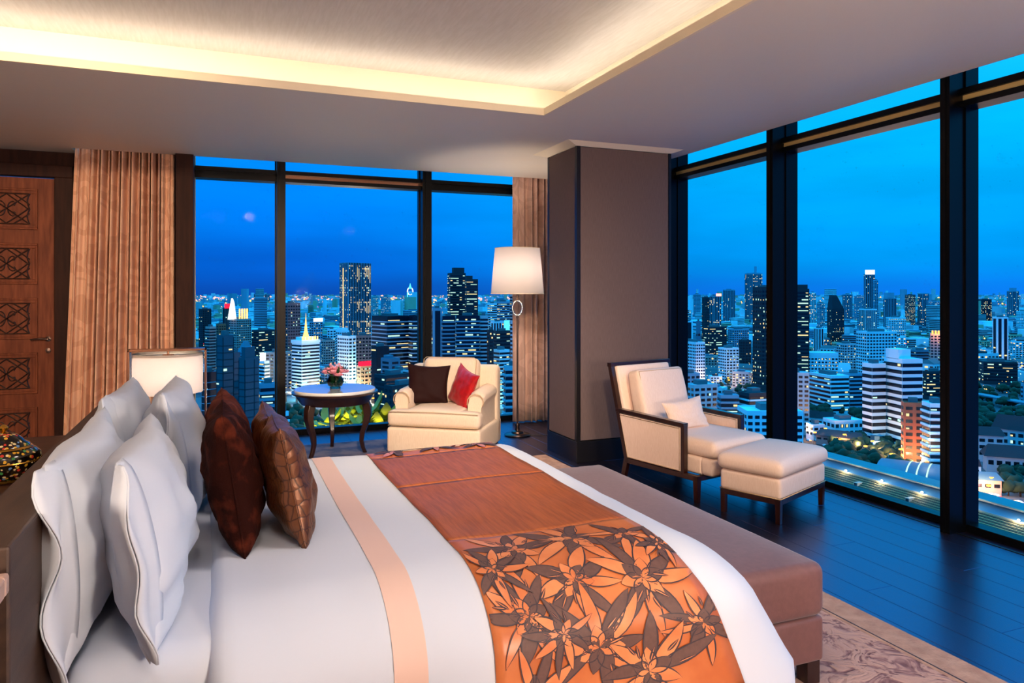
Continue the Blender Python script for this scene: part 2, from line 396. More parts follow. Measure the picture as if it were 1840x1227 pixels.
def rbox(x0, x1, y0, y1, z0, z1, r, n=(12, 12, 6), crown=0.0, side=0.0, fn=None):
    """rounded upholstered box: points of a box grid pulled onto a rounded surface"""
    b = MB()
    c = Vector(((x0 + x1) / 2, (y0 + y1) / 2, (z0 + z1) / 2)); h = Vector(((x1 - x0) / 2, (y1 - y0) / 2, (z1 - z0) / 2))
    def ticks(hh, k):
        # ticks denser in the rounded margin
        e = [-hh, -hh + 0.12 * r, -hh + 0.3 * r, -hh + 0.6 * r, -hh + r] if hh > r * 1.01 else [-hh, -hh * 0.6, -hh * 0.3]
        inn = [-(e[-1]) * (2.0 * i / k - 1) * -1 for i in range(1, k)]
        t = e + [e[-1] + (-2 * e[-1]) * i / k for i in range(1, k)] + [-q for q in reversed(e)]
        return t
    T = [ticks(h[i], n[i]) for i in range(3)]
    def rnd(p):
        q = Vector([max(-(h[i] - min(r, h[i] * 0.999)), min(h[i] - min(r, h[i] * 0.999), p[i])) for i in range(3)])
        d = p - q
        if d.length > 1e-9: d.normalize()
        w = q + Vector([d[i] * min(r, h[i] * 0.999) for i in range(3)])
        u = w.x / h.x; v = w.y / h.y; t = w.z / h.z
        if crown:
            w.z += crown * max(0, 1 - u ** 4) * max(0, 1 - v ** 4) * (1 if t > 0 else 0.0) * max(0, t)
        if side:
            w.x += side * u * (1 - t * t) * (1 - 0.5 * v * v); w.y += side * v * (1 - t * t) * (1 - 0.5 * u * u)
        w = w + c
        return fn(w, d) if fn else w
    for ax in range(3):
        a, bb = [(1, 2), (2, 0), (0, 1)][ax]
        for sg in (-1, 1):
            A, B = T[a], T[bb]
            vs = []
            for i in A:
                for j in B:
                    p = Vector((0, 0, 0)); p[ax] = sg * h[ax]; p[a] = i; p[bb] = j
                    vs.append(rnd(p))
            nb = len(B); fs = []
            for i in range(len(A) - 1):
                for j in range(nb - 1):
                    f = (i * nb + j, (i + 1) * nb + j, (i + 1) * nb + j + 1, i * nb + j + 1)
                    fs.append(f if sg > 0 else f[::-1])
            b.add(vs, fs)
    return b

def pillow(w, h, t, pinch=0.07, nz=0.012, seed=0, n=26, flange=0.0, puff=0.42, ang=0.0):
    """cushion in the local XZ plane: width w along X, height h along Z, thickness t along Y"""
    b = MB()
    def P(u, v, sg):
        e = 1 - pinch * (1 - v * v) ; g = 1 - pinch * (1 - u * u)
        x = w / 2 * u * e; z = h / 2 * v * g
        k = max(0.0, (1 - u * u) * (1 - v * v)) ** puff
        y = sg * t / 2 * k
        q = Vector((u * 2.2 + seed * 3.1, v * 2.2 + seed, sg * 1.7))
        y += nz * noise.noise(q * 1.5) * min(1, k * 3) * 1.6
        q2 = Vector((u * 5 + seed, v * 5, seed))
        y += sg * nz * 0.5 * abs(noise.noise(q2)) * (1 - k) * min(1, k * 6)
        return Vector((x, y, z))
    for sg in (-1, 1):
        vs = []
        for i in range(n):
            for j in range(n):
                u = -cos(pi * i / (n - 1)); v = -cos(pi * j / (n - 1))
                u = u * 0.6 + (2 * i / (n - 1) - 1) * 0.4; v = v * 0.6 + (2 * j / (n - 1) - 1) * 0.4
                vs.append(P(u, v, sg))
        fs = []
        for i in range(n - 1):
            for j in range(n - 1):
                f = (i * n + j, i * n + j + 1, (i + 1) * n + j + 1, (i + 1) * n + j)
                fs.append(f if sg > 0 else f[::-1])
        b.add(vs, fs)
    return b
# ------------------------------------------------------------------ room shell
ZS = 3.04                      # soffit underside
XL, XR, YN, YB = -3.6, 4.70, -2.2, 8.58
ZT = 3.36                      # tray ceiling underside
CX0, CX1, CY0, CY1 = -1.9, 2.44, -1.4, 5.32     # opening of the tray

floor = one('floor', 'black', XL - .1, XR + .16, YN - .1, YB + .13, -0.12, -0.012, kind='structure')
# planks: individual boards along Y
plank_meshes = {}
def plank(x0, w, y0, y1):
    L = round(y1 - y0, 2)
    key = (round(w, 3), L)
    if key not in plank_meshes:
        b = MB(); g = 0.0016
        b.frustum((g * .4, w - g * .4, g * .4, L - g * .4), (g * .4, w - g * .4, g * .4, L - g * .4), -0.012, -0.0012)
        b.frustum((g * .4, w - g * .4, g * .4, L - g * .4), (g * 1.4, w - g * 1.4, g * 1.4, L - g * 1.4), -0.0012, 0.0)
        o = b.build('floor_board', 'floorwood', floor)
        plank_meshes[key] = o.data
    else:
        o = bpy.data.objects.new('floor_board', plank_meshes[key]); COL.objects.link(o); o.parent = floor
    o.location = (x0, y0, 0)
rr = random.Random(3)
PW = 0.19; x = 4.56; row = 0
while x > -1.0:
    x -= PW; y = YN + [0, 0.7, 1.3, 0.35][row % 4] - 1.9
    while y < YB:
        a, e = max(y, YN), min(y + 1.9, YB)
        if e - a > 0.05: plank(x, PW, a, e)
        y += 1.9
    row += 1
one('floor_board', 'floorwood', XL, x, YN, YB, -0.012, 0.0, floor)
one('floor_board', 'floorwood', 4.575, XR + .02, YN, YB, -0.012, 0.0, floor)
one('trim_1', 'black', 4.56, 4.575, YN, YB, -0.012, 0.004, kind='structure')
one('trim_2', 'black', -0.25, 4.56, 8.40, 8.412, -0.001, 0.004, kind='structure')

# ceiling: soffit ring, lip, tray
ceiling = empty('ceiling', (0, 0, 0), kind='structure')
def soff(x0, x1, y0, y1, z1=ZS + 0.03): return one('soffit_board', 'soffit', x0, x1, y0, y1, ZS, z1, ceiling)
SX, SY = 4.45, 8.23            # soffit stops before the glass
soff(CX1, SX, YN, SY); soff(XL, CX1, CY1, SY); soff(XL, CX0, YN, CY1); soff(CX0, CX1, YN, CY0)
soff(XL, -1.36, SY, YB + .02)
b = MB()
b.box(SX, SX + .02, YN, SY + .02, ZS, 3.45); b.box(-1.36, SX, SY, SY + .02, ZS, 3.45)
b.box(SX + .02, XR + .1, YN, YB + .1, 3.43, 3.47); b.box(-1.36, SX, SY + .02, YB + .1, 3.43, 3.47)
b.build('curtain_recess', 'soffit', ceiling)
b = MB()   # lip of the light cove
t = .022; lz = ZS + .052
b.box(CX0, CX1, CY1 - t, CY1 - .001, ZS - .004, lz); b.box(CX1 - t, CX1 - .001, CY0, CY1 - t, ZS - .004, lz)
b.box(CX0 + .001, CX0 + t, CY0, CY1 - t, ZS - .004, lz); b.box(CX0 + t, CX1 - t, CY0 + .001, CY0 + t, ZS - .004, lz)
b.build('cove_lip', 'cream_paint', ceiling)
one('tray_panel', 'tray', CX0 - .35, CX1 + .35, CY0 - .35, CY1 + .35, ZT, ZT + .03, ceiling)
b = MB()
b.box(CX0 - .37, CX1 + .37, CY1 + .35, CY1 + .37, ZS + .03, ZT); b.box(CX1 + .35, CX1 + .37, CY0 - .37, CY1 + .37, ZS + .03, ZT)
b.box(CX0 - .37, CX0 - .35, CY0 - .37, CY1 + .37, ZS + .03, ZT); b.box(CX0 - .37, CX1 + .37, CY0 - .37, CY0 - .35, ZS + .03, ZT)
b.build('cove_wall', 'cream_paint', ceiling)
M['led'] = emit('cove_led', (255, 248, 236), 17.0, sample=True)
b = MB(); s0, s1 = .13, .16
b.box(CX0, CX1 + s1, CY1 + s0, CY1 + s1, ZS + .032, ZS + .04); b.box(CX1 + s0, CX1 + s1, CY0, CY1 + s0, ZS + .032, ZS + .04)
b.box(CX0 - s1, CX0 - s0, CY0, CY1 + s0, ZS + .032, ZS + .04)
b.build('led_strip', 'led', ceiling)
# cans for the assumed downlights and the added armchair spot (outside the view)
for i, (x, y, z) in enumerate([(1.0, 2.2, ZT), (-.1, .6, ZT), (.6, .3, ZT), (-1.6, 1.5, ZT), (2.6, 1.2, ZS), (3.2, .2, ZS), (1.2, 3.6, ZT)]):
    b = MB(); b.lathe([(.055, 0), (.085, 0), (.085, -.006), (.055, -.006)], 20, caps=False)
    b.build('downlight_ring', 'cream_paint', ceiling, loc=(x, y, z), smooth=True)

# opaque walls
one('wall_left', 'wallpaint', XL - .1, XL, YN, YB, 0, 3.45, kind='structure')
one('wall_near', 'wallpaint', XL, XR + .1, YN - .1, YN, 0, 3.45, kind='structure')
wb = MB()
wb.box(XL, -2.46, YB, YB + .12, 0, 3.45); wb.box(-2.46, -1.40, YB, YB + .12, 2.86, 3.45); wb.box(-1.40, -0.25, YB, YB + .12, 0, 3.45)
wb.build('wall_back', 'wallpaint', kind='structure')
one('trim_3', 'doordark', -1.40, -1.30, YB - .03, YB, 0, ZS, kind='structure')
one('trim_4', 'doordark', -3.6, -1.30, YB - .035, YB, 2.90, ZS, kind='structure')
one('trim_5', 'doordark', -0.42, -0.25, YB - .42, YB + .1, 0, 3.43, kind='structure', bevel=.004)
one('trim_6', 'champagne', -0.25, -0.242, YB - .06, YB - .03, .06, 3.43, kind='structure')

# ---- windows: black frames, mullions, transoms and panes
def mullion_back(x0, x1, p): 
    b = MB(); b.box(x0, x1, 8.36, 8.62, 0, 3.43)
    b.box(x0 - .012, x1 + .012, 8.50, 8.54, 0.05, 3.43); b.box(x0 + .03, x1 - .03, 8.352, 8.36, 0, 3.43)
    return b.build('mullion', 'frame', p)
def mullion_right(y0, y1, p):
    b = MB(); b.box(4.50, 4.78, y0, y1, 0, 3.43)
    b.box(4.64, 4.68, y0 - .012, y1 + .012, 0.05, 3.43); b.box(4.492, 4.50, y0 + .025, y1 - .025, 0, 3.43)
    return b.build('mullion', 'frame', p)
ZA, ZB = 2.85, 2.975
bm_ = [(-0.25, -0.243), (0.585, 0.675), (2.235, 2.345), (3.90, 3.99), (4.60, 4.70)]
mul_b = [None] + [None] * 5
for i in range(4):
    w = empty('window_%d' % (i + 1), (0, 0, 0), kind='structure')
    x0, x1 = bm_[i][1], bm_[i + 1][0]
    one('pane', 'pane', x0 - .01, x1 + .01, 8.56, 8.572, .065, ZA + .02, w)
    one('pane', 'pane', x0 - .01, x1 + .01, 8.56, 8.572, ZB - .02, 3.43, w)
    b = MB(); b.box(x0, x1, 8.44, 8.62, ZB - .045, ZB); b.box(x0, x1, 8.44, 8.62, ZA, ZA + .04); b.box(x0, x1, 8.52, 8.60, ZA + .04, ZB - .045)
    b.build('transom', 'frame', w)
    one('transom_inlay', 'copper' if i == 1 else 'frame', x0, x1, 8.47, 8.52, ZA + .04, ZB - .045, w)
    b = MB(); b.box(x0, x1, 8.50, 8.62, 0.0, .065); b.build('bottom_rail', 'frame', w)
    if i < 3: mullion_back(bm_[i + 1][0], bm_[i + 1][1], w)
ym = [(8.45, 8.6), (6.66, 6.74), (5.03, 5.11), (3.37, 3.44), (1.71, 1.78), (0.05, .12), (-2.2, -2.12)]
for i in range(6):
    w = empty('window_%d' % (i + 5), (0, 0, 0), kind='structure')
    y1, y0 = ym[i][0], ym[i + 1][1]
    one('pane', 'pane', 4.70, 4.712, y0 - .01, y1 + .01, .05, ZA + .02, w)
    one('pane', 'pane', 4.70, 4.712, y0 - .01, y1 + .01, ZB - .02, 3.43, w)
    b = MB(); b.box(4.60, 4.76, y0, y1, ZB - .045, ZB); b.box(4.60, 4.76, y0, y1, ZA, ZA + .04); b.box(4.66, 4.74, y0, y1, ZA + .04, ZB - .045)
    b.build('transom', 'frame', w)
    one('transom_inlay', 'champagne', 4.625, 4.66, y0, y1, ZA + .04, ZB - .045, w)
    b = MB(); b.box(4.66, 4.76, y0, y1, 0.0, .05); b.build('bottom_rail', 'frame', w)
    mullion_right(ym[i + 1][0], ym[i + 1][1], w)
one('trim_7', 'frame', 4.62, 4.8, 8.45, 8.62, 0, 3.43, kind='structure')

# ---- clad pillar
PX0, PX1, PY0, PY1 = 3.13, 4.18, 6.11, 6.76
pil = one('pillar', 'black', PX0 + .012, PX1 - .012, PY0 + .012, PY1 - .012, 0, ZS, kind='structure')
one('cladding_panel', 'pillarfab', PX0 + .035, PX1 - .03, PY0, PY0 + .012, .21, 2.995, pil, bevel=.002)
one('cladding_panel', 'pillarfab', PX0, PX0 + .012, PY0 + .035, PY1 - .03, .21, 2.995, pil, bevel=.002)
one('cladding_panel', 'pillarfab', PX1 - .012, PX1, PY0 + .035, PY1 - .03, .21, 2.995, pil, bevel=.002)
b = MB()
for (x, y) in ((PX0, PY0), (PX1, PY0), (PX0, PY1), (PX1, PY1)):
    dx = .035 if x == PX0 else -.022; dy = .035 if y == PY0 else -.03
    b.box(min(x, x + dx) - .003, max(x, x + dx) + .003, min(y, y + dy) - .003, max(y, y + dy) + .003, .2, 3.0)
b.build('corner_trim', 'black', pil)
one('skirting', 'black', PX0 - .006, PX1 + .006, PY0 - .006, PY1 + .006, 0, .20, pil, bevel=.003)
b = MB(); b.frustum((PX0 - .002, PX1 + .002, PY0 - .002, PY1 + .002), (PX0 - .12, PX1 + .12, PY0 - .06, PY1 + .12), 3.0, ZS)
b.build('cornice', 'cream_paint', pil)
# no lamp at the pillar; lighter cornice cream stands in for a warm wash
one('baseboard_back', 'black', XL, -2.46, YB - .02, YB, 0, .12, kind='structure')

# ---- door
door = empty('door_1', (0, 0, 0), kind='structure')
DX0, DX1 = -2.36, -1.545
one('door_leaf', 'doorwood', DX0, DX1, 8.50, 8.55, .01, 2.76, door, bevel=.003)
b = MB(); b.box(DX1 + .006, DX1 + .17, 8.44, 8.575, 0, 2.77); b.box(DX0 - .17, DX0 - .006, 8.44, 8.575, 0, 2.77); b.box(DX0 - .17, DX1 + .17, 8.44, 8.575, 2.77, 2.89)
b.build('door_casing', 'doordark', door, bevel=.006)
pc = (DX0 + DX1) / 2; PH = .415
for k in range(5):
    zc = 2.445 - k * .545
    b = MB()
    def fr(hw, hh, t, y0, y1):
        b.box(pc - hw, pc + hw, y0, y1, zc + hh - t, zc + hh); b.box(pc - hw, pc + hw, y0, y1, zc - hh, zc - hh + t)
        b.box(pc - hw, pc - hw + t, y0, y1, zc - hh + t, zc + hh - t); b.box(pc + hw - t, pc + hw, y0, y1, zc - hh + t, zc + hh - t)
    fr(.265, .205, .022, 8.484, 8.50); fr(.245, .185, .03, 8.491, 8.50)
    b.build('panel_moulding', 'doorwood', door, bevel=.004)
    b = MB(); hw, hh = .195, .150; yy = 8.492
    def ln(pts, r=.0075): b.tube([(pc + x, yy, zc + z) for x, z in pts], r, 6)
    # interlaced lattice: zigzag bars, scrolls and cusped verticals
    for s in (-1, 1):
        for q in (-1, 1):
            ln([(s * hw, q * hh * .30), (s * hw * .62, q * hh * .70), (s * hw * .30, q * hh), ], .007)
            ln([(0, q * hh * .98), (s * hw * .35, q * hh * .62), (s * hw * .80, q * hh * .15), (s * hw, -q * hh * .10)], .007)
            ln([(s * hw * .98, q * hh * .98), (s * hw * .55, q * hh * .55), (s * hw * .12, q * hh * .12), (-s * hw * .10, -q * hh * .10)], .007)
            ln([(s * .012 + s * .038 * (1 - cos(t)) * .8, q * (.012 + .040 * sin(t) + .012 * t)) for t in [i * .5 for i in range(9)]], .006)
            ln([(s * hw * (1.0 - .10 * sin(pi * t)), q * hh * t) for t in [i / 6 for i in range(7)]], .007)
    ln([(-hw, hh), (hw, hh)], .006); ln([(-hw, -hh), (hw, -hh)], .006)
    b.build('carved_fretwork', 'fret', door, smooth=True)
b = MB(); b.lathe([(.026, 0), (.026, .008), (.012, .012), (.010, .05)], 16, T=Matrix.Translation((-1.60, 8.50, 1.147)) @ Matrix.Rotation(pi / 2, 4, 'X'))
b.tube([(-1.60, 8.452, 1.147), (-1.63, 8.448, 1.152), (-1.68, 8.45, 1.150), (-1.745, 8.452, 1.146)], [.011, .010, .009, .007], 8)
b.build('door_handle', 'bronze', door, smooth=True)
b = MB(); b.lathe([(.026, 0), (.024, .010), (.010, .012)], 16, T=Matrix.Translation((-1.60, 8.50, 1.03)) @ Matrix.Rotation(pi / 2, 4, 'X'))
b.build('lock_cylinder', 'bronze', door, smooth=True)

# ---- curtains
def curtain(name, x0, x1, y, z0, z1, folds, amp, mt, label, axis='x', flare=0.0, flat=0.0, seed=0, foldw=None):
    b = MB(); nu = int(folds * 12) + 1; nv = 14
    rg = random.Random(seed); ph = [rg.uniform(.6, 1.4) for _ in range(int(folds) + 3)]
    def fn(u, v):
        f = u * folds
        k = int(f)
        a = amp * ph[k] * (1 - (f - k)) + amp * ph[k + 1] * (f - k)
        fl = min(1, max(0, (u - flat) / .06)) * (min(1, max(0, (1 - flat * .5 - u) / .06)))
        a *= .25 + .75 * fl
        w = a * sin(2 * pi * f) + .25 * a * sin(4 * pi * f + 1)
        w += .012 * noise.noise(Vector((u * 6, v * 3, seed))) + .008 * (1 - v) * noise.noise(Vector((u * 20, v * 4, seed + 3)))
        X = x0 + (x1 - x0) * u + .012 * sin(2 * pi * f * .5) - flare * (1 - v) * (1 - u)
        Z = z0 + (z1 - z0) * v
        return (X, y + w, Z) if axis == 'x' else (y + w, X, Z)
    b.grid(nu, nv, fn)
    b.uv = [((i // nv) / (nu - 1) * (x1 - x0) * 1.9, (i % nv) / (nv - 1) * (z1 - z0)) for i in range(nu * nv)]
    o = b.build(name, mt, None, smooth='all')
    s = o.modifiers.new('thick', 'SOLIDIFY'); s.thickness = .004
    tag(o, label, 'curtain')
    return o
curtain('curtain', -1.33, -0.44, 8.34, .012, 3.40, 20, .078, 'curtain', 'brown damask curtain with tight pleats between the carved door and the window', flare=.12, flat=.17, seed=2)
curtain('curtain', 3.37, 4.50, 8.32, .012, 3.40, 14, .045, 'curtainp', 'rose beige damask curtain behind the tall floor lamp', flat=.12, seed=5)
curtain('curtain', 6.92, 8.05, 4.57, .012, 3.40, 12, .04, 'curtainp', 'narrow sliver of gathered curtain between the square pillar and the right window', axis='y', seed=8)

# ---- rugs
rug = empty('rug', (0, 0, 0), label='large mauve and beige patterned rug under the bed with a plain border', cat='rug')
one('rug_field', 'rug', -3.0, 2.80, .2, 6.3, 0.0, .013, rug)
b = MB(); b.box(2.80, 2.985, .02, 6.5, 0, .015); b.box(-3.0, 2.80, 6.3, 6.5, 0, .015); b.box(-3.0, 2.80, .02, .2, 0, .015)
b.build('rug_border', 'rugborder', rug, bevel=.004)
one('cord_line', 'cord', 2.818, 2.824, .02, 6.3, .013, .0165, rug)
rug2 = one('rug', 'rugblue', -0.2, 2.75, 6.62, 7.86, 0.0, .014, None, bevel=.004)
tag(rug2, 'blue-grey patterned carpet under the round table and the cream armchair', 'rug')
# ------------------------------------------------------------------ bed
bed = empty('bed', (.6, 3.0, 0), label='large king bed with white duvet and dark walnut headboard in the foreground', cat='bed')
BO = Vector((.6, 3.0, 0))
def under(o, p):
    o.parent = p; o.matrix_parent_inverse = Matrix.Translation(-p.location) if p.rotation_euler.z == 0 else p.matrix_world.inverted()
    return o
b = MB(); b.box(-.51, -.385, 1.70, 4.06, .02, 1.10)
under(b.build('headboard', 'hbwood', bevel=.006), bed)
under(one('bed_base', 'benchfab', -.38, 1.55, 2.08, 4.0, .02, .34, bevel=.02), bed)
under(rbox(-.38, 1.60, 2.03, 4.06, .20, .685, .10, (8, 8, 3)).build('mattress', 'white_linen', smooth='all', weld=True), bed)

# duvet: rounded surface with soft undulation
DX0_, DX1_, DY0_, DY1_, DZ0, DZ1, DR = -.05, 1.70, 1.98, 4.08, .06, .735, .27
dc = Vector(((DX0_ + DX1_) / 2, (DY0_ + DY1_) / 2, (DZ0 + DZ1) / 2)); dh = Vector(((DX1_ - DX0_) / 2, (DY1_ - DY0_) / 2, (DZ1 - DZ0) / 2))
R3 = Vector((.22, .30, .20))
def dsurf(p, off=0.0):
    """nearest point of the duvet skin for a point p outside/on its box"""
    p = Vector(p)
    lo = Vector((DX0_ + .05, DY0_ + R3.y, DZ0)); hi = Vector((DX1_ - R3.x, DY1_ - .20, DZ1 - R3.z))
    q = Vector((max(lo.x, min(hi.x, p.x)), max(lo.y, min(hi.y, p.y)), min(hi.z, p.z)))
    d = p - q
    rx = .05 if d.x < 0 else R3.x; ry = .30 if d.y < 0 else .20; rz = R3.z
    e = Vector((d.x / rx, d.y / ry, d.z / rz))
    if e.length < 1e-6: e = Vector((0, 0, 1))
    e.normalize()
    w = q + Vector((e.x * rx, e.y * ry, e.z * rz))
    nrm = Vector((e.x / rx, e.y / ry, e.z / rz)).normalized()
    # flare of the hanging cloth at the foot corner and soft waves
    drop = max(0.0, DZ1 - w.z)
    fx = max(0, min(1, (w.x - 1.25) / .4)); fy = max(0, min(1, (2.5 - w.y) / .5))
    w += Vector((.34 * fx * fy * min(1, drop / .45) ** 1.0, -.05 * min(1, drop / .5) * max(0, min(1, (2.6 - w.y) / .4)), 0))
    dis = .010 * noise.noise(Vector((w.x * 2.2, w.y * 2.0, w.z * 2))) + .004 * noise.noise(w * 6)
    if drop > .08: dis += .012 * sin(w.x * 9 + 1) * min(1, (drop - .08) / .3) * max(0, min(1, (2.6 - w.y) / .4))
    return w + nrm * (dis + off)
def duvet_box():
    b = MB()
    n1, n2, n3 = 56, 60, 16
    def face(A, B, f, flip):
        vs = [dsurf(f(a, c)) for a in A for c in B]; nb = len(B); fs = []
        for i in range(len(A) - 1):
            for j in range(nb - 1):
                g = (i * nb + j, (i + 1) * nb + j, (i + 1) * nb + j + 1, i * nb + j + 1)
                fs.append(g[::-1] if flip else g)
        b.add(vs, fs)
    L = lambda a, c, n: [a + (c - a) * i / (n - 1) for i in range(n)]
    X, Y, Z = L(DX0_, DX1_, n1), L(DY0_, DY1_, n2), L(DZ0, DZ1, n3)
    face(X, Y, lambda a, c: (a, c, DZ1), False)
    face(Y, Z, lambda a, c: (DX1_, a, c), False); face(Y, Z, lambda a, c: (DX0_, a, c), True)
    face(X, Z, lambda a, c: (a, DY0_, c), False); face(X, Z, lambda a, c: (a, DY1_, c), True)
    return b
duv = under(duvet_box().build('duvet', 'white_linen', smooth='all', weld=True), bed)
def conf(x0, x1, s0, s1, off, nx, ns):
    """a strip of cloth lying on the duvet; s: distance across the bed measured from Y=2.28 (negative = hanging down)"""
    b = MB()
    b.grid(nx, ns, lambda u, v: drape(x0 + (x1 - x0) * u, s0 + (s1 - s0) * v, off))
    return b
def drape(x, s, off=0.0):
    # arc length across the bed -> point on the box then on the skin
    yc, zc = DY0_ + .30, DZ1 - .20
    yc2 = DY1_ - .20
    q1 = .40; q2 = .314
    if s < 0:
        if -s < q1:
            t = -s / q1 * pi / 2; p = Vector((x, yc - .5 * sin(t), zc + .5 * cos(t)))
            p = Vector((x, yc - .30 * sin(t) * 1.3, zc + .20 * cos(t) * 1.3))
        else: p = Vector((x, DY0_ - .05, zc - (-s - q1)))
    elif s > yc2 - yc:
        e = s - (yc2 - yc)
        if e < q2:
            t = e / q2 * pi / 2; p = Vector((x, yc2 + .20 * sin(t) * 1.3, zc + .20 * cos(t) * 1.3))
        else: p = Vector((x, DY1_ + .05, zc - (e - q2)))
    else: p = Vector((x, yc + s, DZ1 + .05))
    return dsurf(p, off)
under(conf(.445, .54, -.90, 2.3, .0025, 4, 90).build('peach_band', 'peach', smooth='all'), bed)

RUN = empty('bed_runner', (1.09, 3.0, .74), label='rust silk bed runner with copper lotus panels across the foot of the bed', cat='bed runner')
RX0, RX1 = .735, 1.45
SP, SB, SF = .13, -.62, 1.50
def runp(name, mt, s0, s1, off=.006, ns=40, x0=RX0, x1=RX1):
    o = conf(x0, x1, s0, s1, off, 22, ns).build(name, mt, smooth='all')
    sd = o.modifiers.new('thick', 'SOLIDIFY'); sd.thickness = .004; sd.offset = -1
    return under(o, RUN)
runp('silk_panel', 'runner', SP, .90, ns=24); runp('silk_panel', 'runner', .90, SF, .0072, ns=20)
runp('lotus_panel', 'runnerp', SB, SP, ns=40); runp('lotus_panel', 'runnerp', SF, 2.25, ns=30)
runp('silk_panel', 'runner', -.98, SB, .0065, ns=14)
# lotus appliqué: pointed petals lying on the runner
ap = MB(); cp = MB(); co = MB(); nk = [0]; rg = random.Random(11)
def petal(cx, cs, ang, ln_, wd, s0, s1, fill=True, start=0.0, curl=0.0):
    N = 9
    def pt(t, side):
        r = start + ln_ * t; a = ang + curl * t
        hw = wd / 2 * (sin(pi * min(1, t ** .75)) ** .8 if 0 < t < 1 else 0) * side
        x = cx + r * cos(a) - hw * sin(a); s = cs + r * sin(a) + hw * cos(a)
        return x, s
    ok = True
    for t in (0, .5, 1):
        x, s = pt(t, 0)
        if not (RX0 + .004 < x < RX1 - .004 and s0 + .004 < s < s1 - .004): ok = False
    def P(t, side, off):
        x, s = pt(t, side)
        x = max(RX0 + .003, min(RX1 - .003, x)); s = max(s0 + .003, min(s1 - .003, s))
        return drape(x, s, off)
    x, s = pt(.35, 0)
    if not (RX0 < x < RX1 and s0 < s < s1): return
    nk[0] += 1; of = .0075 + .00002 * nk[0]
    (ap if fill else cp).grid(N, 4, lambda u, v: P(u, v * 2 - 1, of))
    for sd in (-1, 1):
        # outline ribbon
        w = .0045
        vs = []; fs = []
        for i in range(N):
            t = i / (N - 1)
            a = P(t, sd, of + .00015); c = P(t, sd * (1 - w * 2 / max(wd, .01)) if 0 < t < 1 else sd, of + .00015)
            if i in (0, N - 1): c = a + Vector((w * .3, 0, 0))
            vs += [a, c]
        for i in range(N - 1): fs.append((2 * i, 2 * i + 1, 2 * i + 3, 2 * i + 2))
        co.add(vs, fs)
def lotus(cx, cs, R, rot, s0, s1):
    n = rg.choice([7, 8, 9])
    for k in range(n):
        a = rot + 2 * pi * k / n * .86 + rg.uniform(-.12, .12)
        petal(cx, cs, a, R * rg.uniform(.75, 1.1), R * rg.uniform(.22, .34), s0, s1, fill=(k % 2 == 0), start=R * .12, curl=rg.uniform(-.25, .25))
    for k in range(n - 2):
        a = rot + .3 + 2 * pi * k / (n - 2)
        petal(cx, cs, a, R * rg.uniform(.38, .5), R * .3, s0, s1, fill=(k % 2 == 0), start=0)
    for k in range(5):   # stamens
        petal(cx + .02 * cos(k), cs + .02 * sin(k * 2), rot + k * .5, R * .28, R * .07, s0, s1, fill=False, start=R * .30)
for (cx, cs, R, rot) in [(.92, -.02, .17, .2), (1.15, .0, .19, 1.2), (1.34, -.02, .13, 2.0), (1.05, -.19, .17, 2.6), (.86, -.28, .17, .9), (1.28, -.22, .18, 4.0),
                         (1.40, -.40, .12, 1.0), (1.08, -.42, .19, 5.0), (.85, -.52, .15, 3.3), (1.25, -.52, .16, .3), (.80, -.11, .12, 4.0), (1.42, -.10, .10, 3), (.96, -.35, .12, 1.7)]:
    lotus(cx, cs, R, rot, SB, SP)
for (cx, cs, R, rot) in [(.88, 1.62, .14, .2), (1.12, 1.66, .15, 1.2), (1.36, 1.62, .13, 2.4), (.98, 1.85, .16, 2), (1.24, 1.84, .16, 4), (.8, 1.95, .13, 5), (1.4, 1.9, .1, 1)]:
    lotus(cx, cs, R, rot, SF, 2.25)
under(ap.build('lotus_petals', 'applique', smooth='all', kind='stuff'), RUN)
under(cp.build('copper_petals', 'runnerl', smooth='all', kind='stuff'), RUN)
under(co.build('petal_outlines', 'cord', kind='stuff'), RUN)

